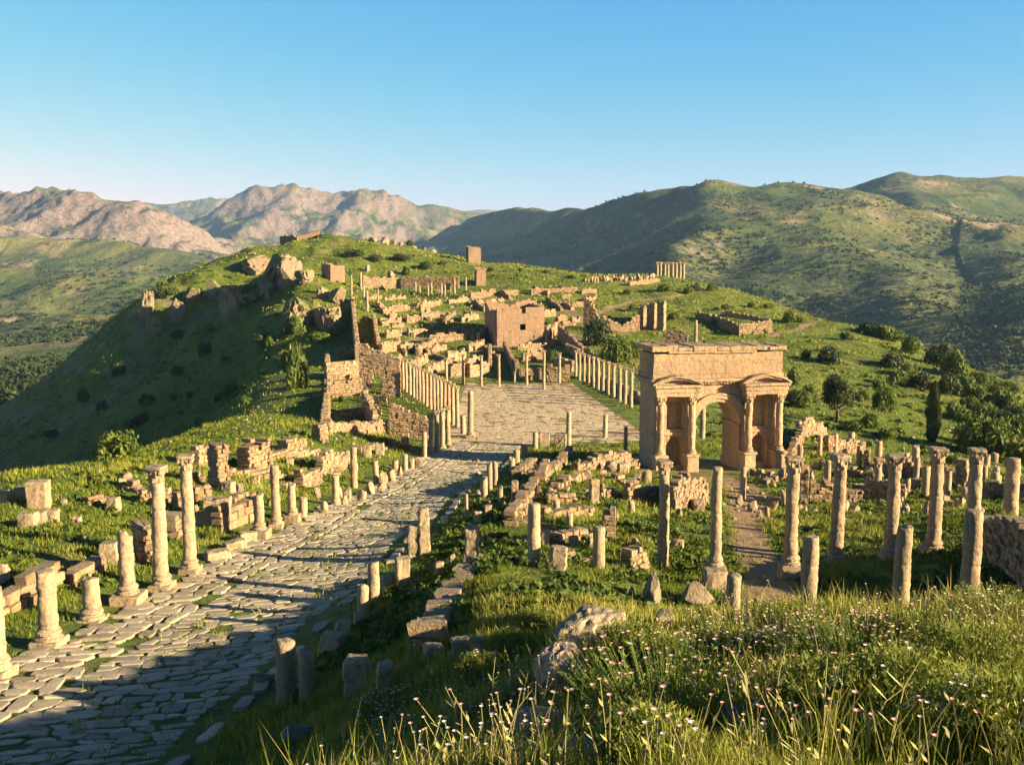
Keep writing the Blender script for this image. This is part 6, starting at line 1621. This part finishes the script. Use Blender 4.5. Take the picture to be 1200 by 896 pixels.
# the pink flowering bush and the tall dry stalks
def flowering_bush(p, r, h, label, seed, nb=150):
    o = empty('flowering_bush', p); tag(o, label, 'bush'); rng = np.random.default_rng(seed); n = 420
    a = rng.uniform(0, 6.283, n); q = np.sqrt(rng.uniform(0, 1, n)); root = np.column_stack([q * r * 0.45 * np.cos(a), q * r * 0.45 * np.sin(a), np.zeros(n)])
    tip = np.column_stack([q * r * np.cos(a), q * r * np.sin(a), h * (1 - 0.35 * q ** 2) * rng.uniform(0.75, 1.1, n)])
    side = np.column_stack([-np.sin(a), np.cos(a), np.zeros(n)]) * 0.006
    V = np.stack([root - side, root + side, tip + side * 0.5, tip - side * 0.5], 1).reshape(-1, 3); Vl = [V]; T = [np.full(len(V), 0.5)]
    m = n * 15; k = rng.integers(0, n, m); t = rng.uniform(0.35, 1, m)[:, None]; c = root[k] * (1 - t) + tip[k] * t; d = rng.normal(size=(m, 3)); d[:, 2] = np.abs(d[:, 2]) + 0.3; d /= np.linalg.norm(d, axis=1)[:, None]; e = np.cross(d, rng.normal(size=(m, 3))); e /= np.linalg.norm(e, axis=1)[:, None]
    L = rng.uniform(0.03, 0.07, m)[:, None]; Vl.append(np.stack([c, c + d * L * 0.5 - e * L * 0.14, c + d * L, c + d * L * 0.5 + e * L * 0.14], 1).reshape(-1, 3)); T.append(np.repeat(rng.uniform(0.4, 1.0, m), 4))
    V = np.concatenate(Vl); me = mesh('foliage', V, np.arange(len(V)).reshape(-1, 4), [M['weed' if nb < 50 else 'bush']]); attr(me, 'tint', np.concatenate(T)); link('foliage', me, o)
    G = Geo()
    for i in range(nb):
        j = rng.integers(0, n); V, Fc = head_geo(rng.uniform(0.018, 0.03), rng, 'disc' if i % 3 else 'disc'); G.add(V + tip[j] + [0, 0, 0.02], Fc)
    link('blossoms', mesh('blossoms', G.verts(), G.F, [M['mauve_petal' if seed % 2 == 0 else 'pink_petal']]), o)
    return o
p = ground(788, 868); flowering_bush(p, 1.35, height_to(p, 772) * 0.95, 'rounded bush with pale pink blossoms in the middle of the flowery bank', 41); LAND.append((790, 810, 'the pink flowering bush'))
p = ground(1010, 806); flowering_bush(p, 1.15, 0.75, 'wide leafy bush with pale blossoms below the thick front columns', 43)
p = ground(905, 800); flowering_bush(p, 0.75, 0.6, 'low leafy bush with pink blossoms left of the thick front columns', 44)
p = ground(470, 850); flowering_bush(p, 1.0, 0.55, 'low shaded bush dotted with pale blossoms at the bottom left of the bank', 45)
rb = np.random.default_rng(23)
for k, (u, v, r_, h_) in enumerate(((560, 800, 0.5, 0.5), (600, 770, 0.6, 0.5), (740, 775, 0.6, 0.55), (855, 785, 0.6, 0.55), (760, 905, 0.4, 0.4), (965, 850, 0.55, 0.5), (1065, 840, 0.6, 0.5), (1145, 800, 0.7, 0.55), (1180, 880, 0.6, 0.5), (1085, 770, 0.7, 0.5), (600, 690, 0.8, 0.45), (630, 735, 0.6, 0.4), (1170, 745, 0.9, 0.6), (920, 745, 0.8, 0.45))):
    p = ground(u, v); o = flowering_bush(p, r_, h_ * 1.1, uniq('clump of green weeds', u, v), 60 + k, 6); o['group'] = 'weed clumps on the flowery bank'; o['category'] = 'plant'; o.name = 'weed_clump'
def stalk(u, v, vt, label, lean, head='spike', seed=0):
    p = ground(u, v); h = max(0.3, height_to(p, vt)); rng = np.random.default_rng(seed); g = Geo(); fm = []
    pts = [(0, 0, -0.05), (lean * h * 0.15, 0, h * 0.4), (lean * h * 0.45, 0.02, h * 0.75), (lean * h, 0.03, h)]
    V, Fc = limb_geo(pts, [0.007, 0.006, 0.005, 0.003], 5); g.add(V, Fc)
    for k in range(7):
        t = rng.uniform(0.2, 0.85); c = np.array([np.interp(t, (0, .4, .75, 1), [q[0] for q in pts]), 0.01, h * t]); a = rng.uniform(0, 6.28); d = np.array([math.cos(a), math.sin(a), 0.8]) * 0.13; e = np.array([-math.sin(a), math.cos(a), 0]) * 0.014; g.add([c, c + d * 0.5 - e, c + d, c + d * 0.5 + e], [(0, 1, 2, 3)])
    V, Fc = head_geo(0.014, rng, 'spike'); g.add(V * [1, 1, 1.6] + np.array(pts[-1]), Fc)
    USED[label] = 1
    return tag(link('dry_stalk', mesh('dry_stalk', g.verts(), g.F, [M['dry']]), None, p), label, 'plant', 'tall dry stalks in the foreground')
for k, (u, v, vt, ln) in enumerate(((963, 900, 770, 0.02), (1040, 905, 772, 0.25), (905, 880, 758, 0.1), (1124, 760, 690, -0.55), (1165, 760, 690, 0.35), (885, 890, 760, -0.25), (590, 900, 810, 0.35), (540, 890, 805, -0.2), (1010, 890, 800, 0.6), (935, 900, 812, -0.4), (1085, 880, 812, 0.5), (745, 900, 850, -0.3), (700, 905, 822, 0.15), (660, 900, 842, 0.1), (612, 850, 790, 0.1), (576, 860, 770, 0.05), (1160, 860, 790, -0.2), (1000, 790, 700, 0.02), (868, 770, 700, 0.04), (840, 790, 705, 0.05))):
    stalk(u, v, vt, uniq(('leaning' if abs(ln) > 0.18 else 'upright') + ' dry grass stalk in the flowery bank', u, vt), ln, seed=k)
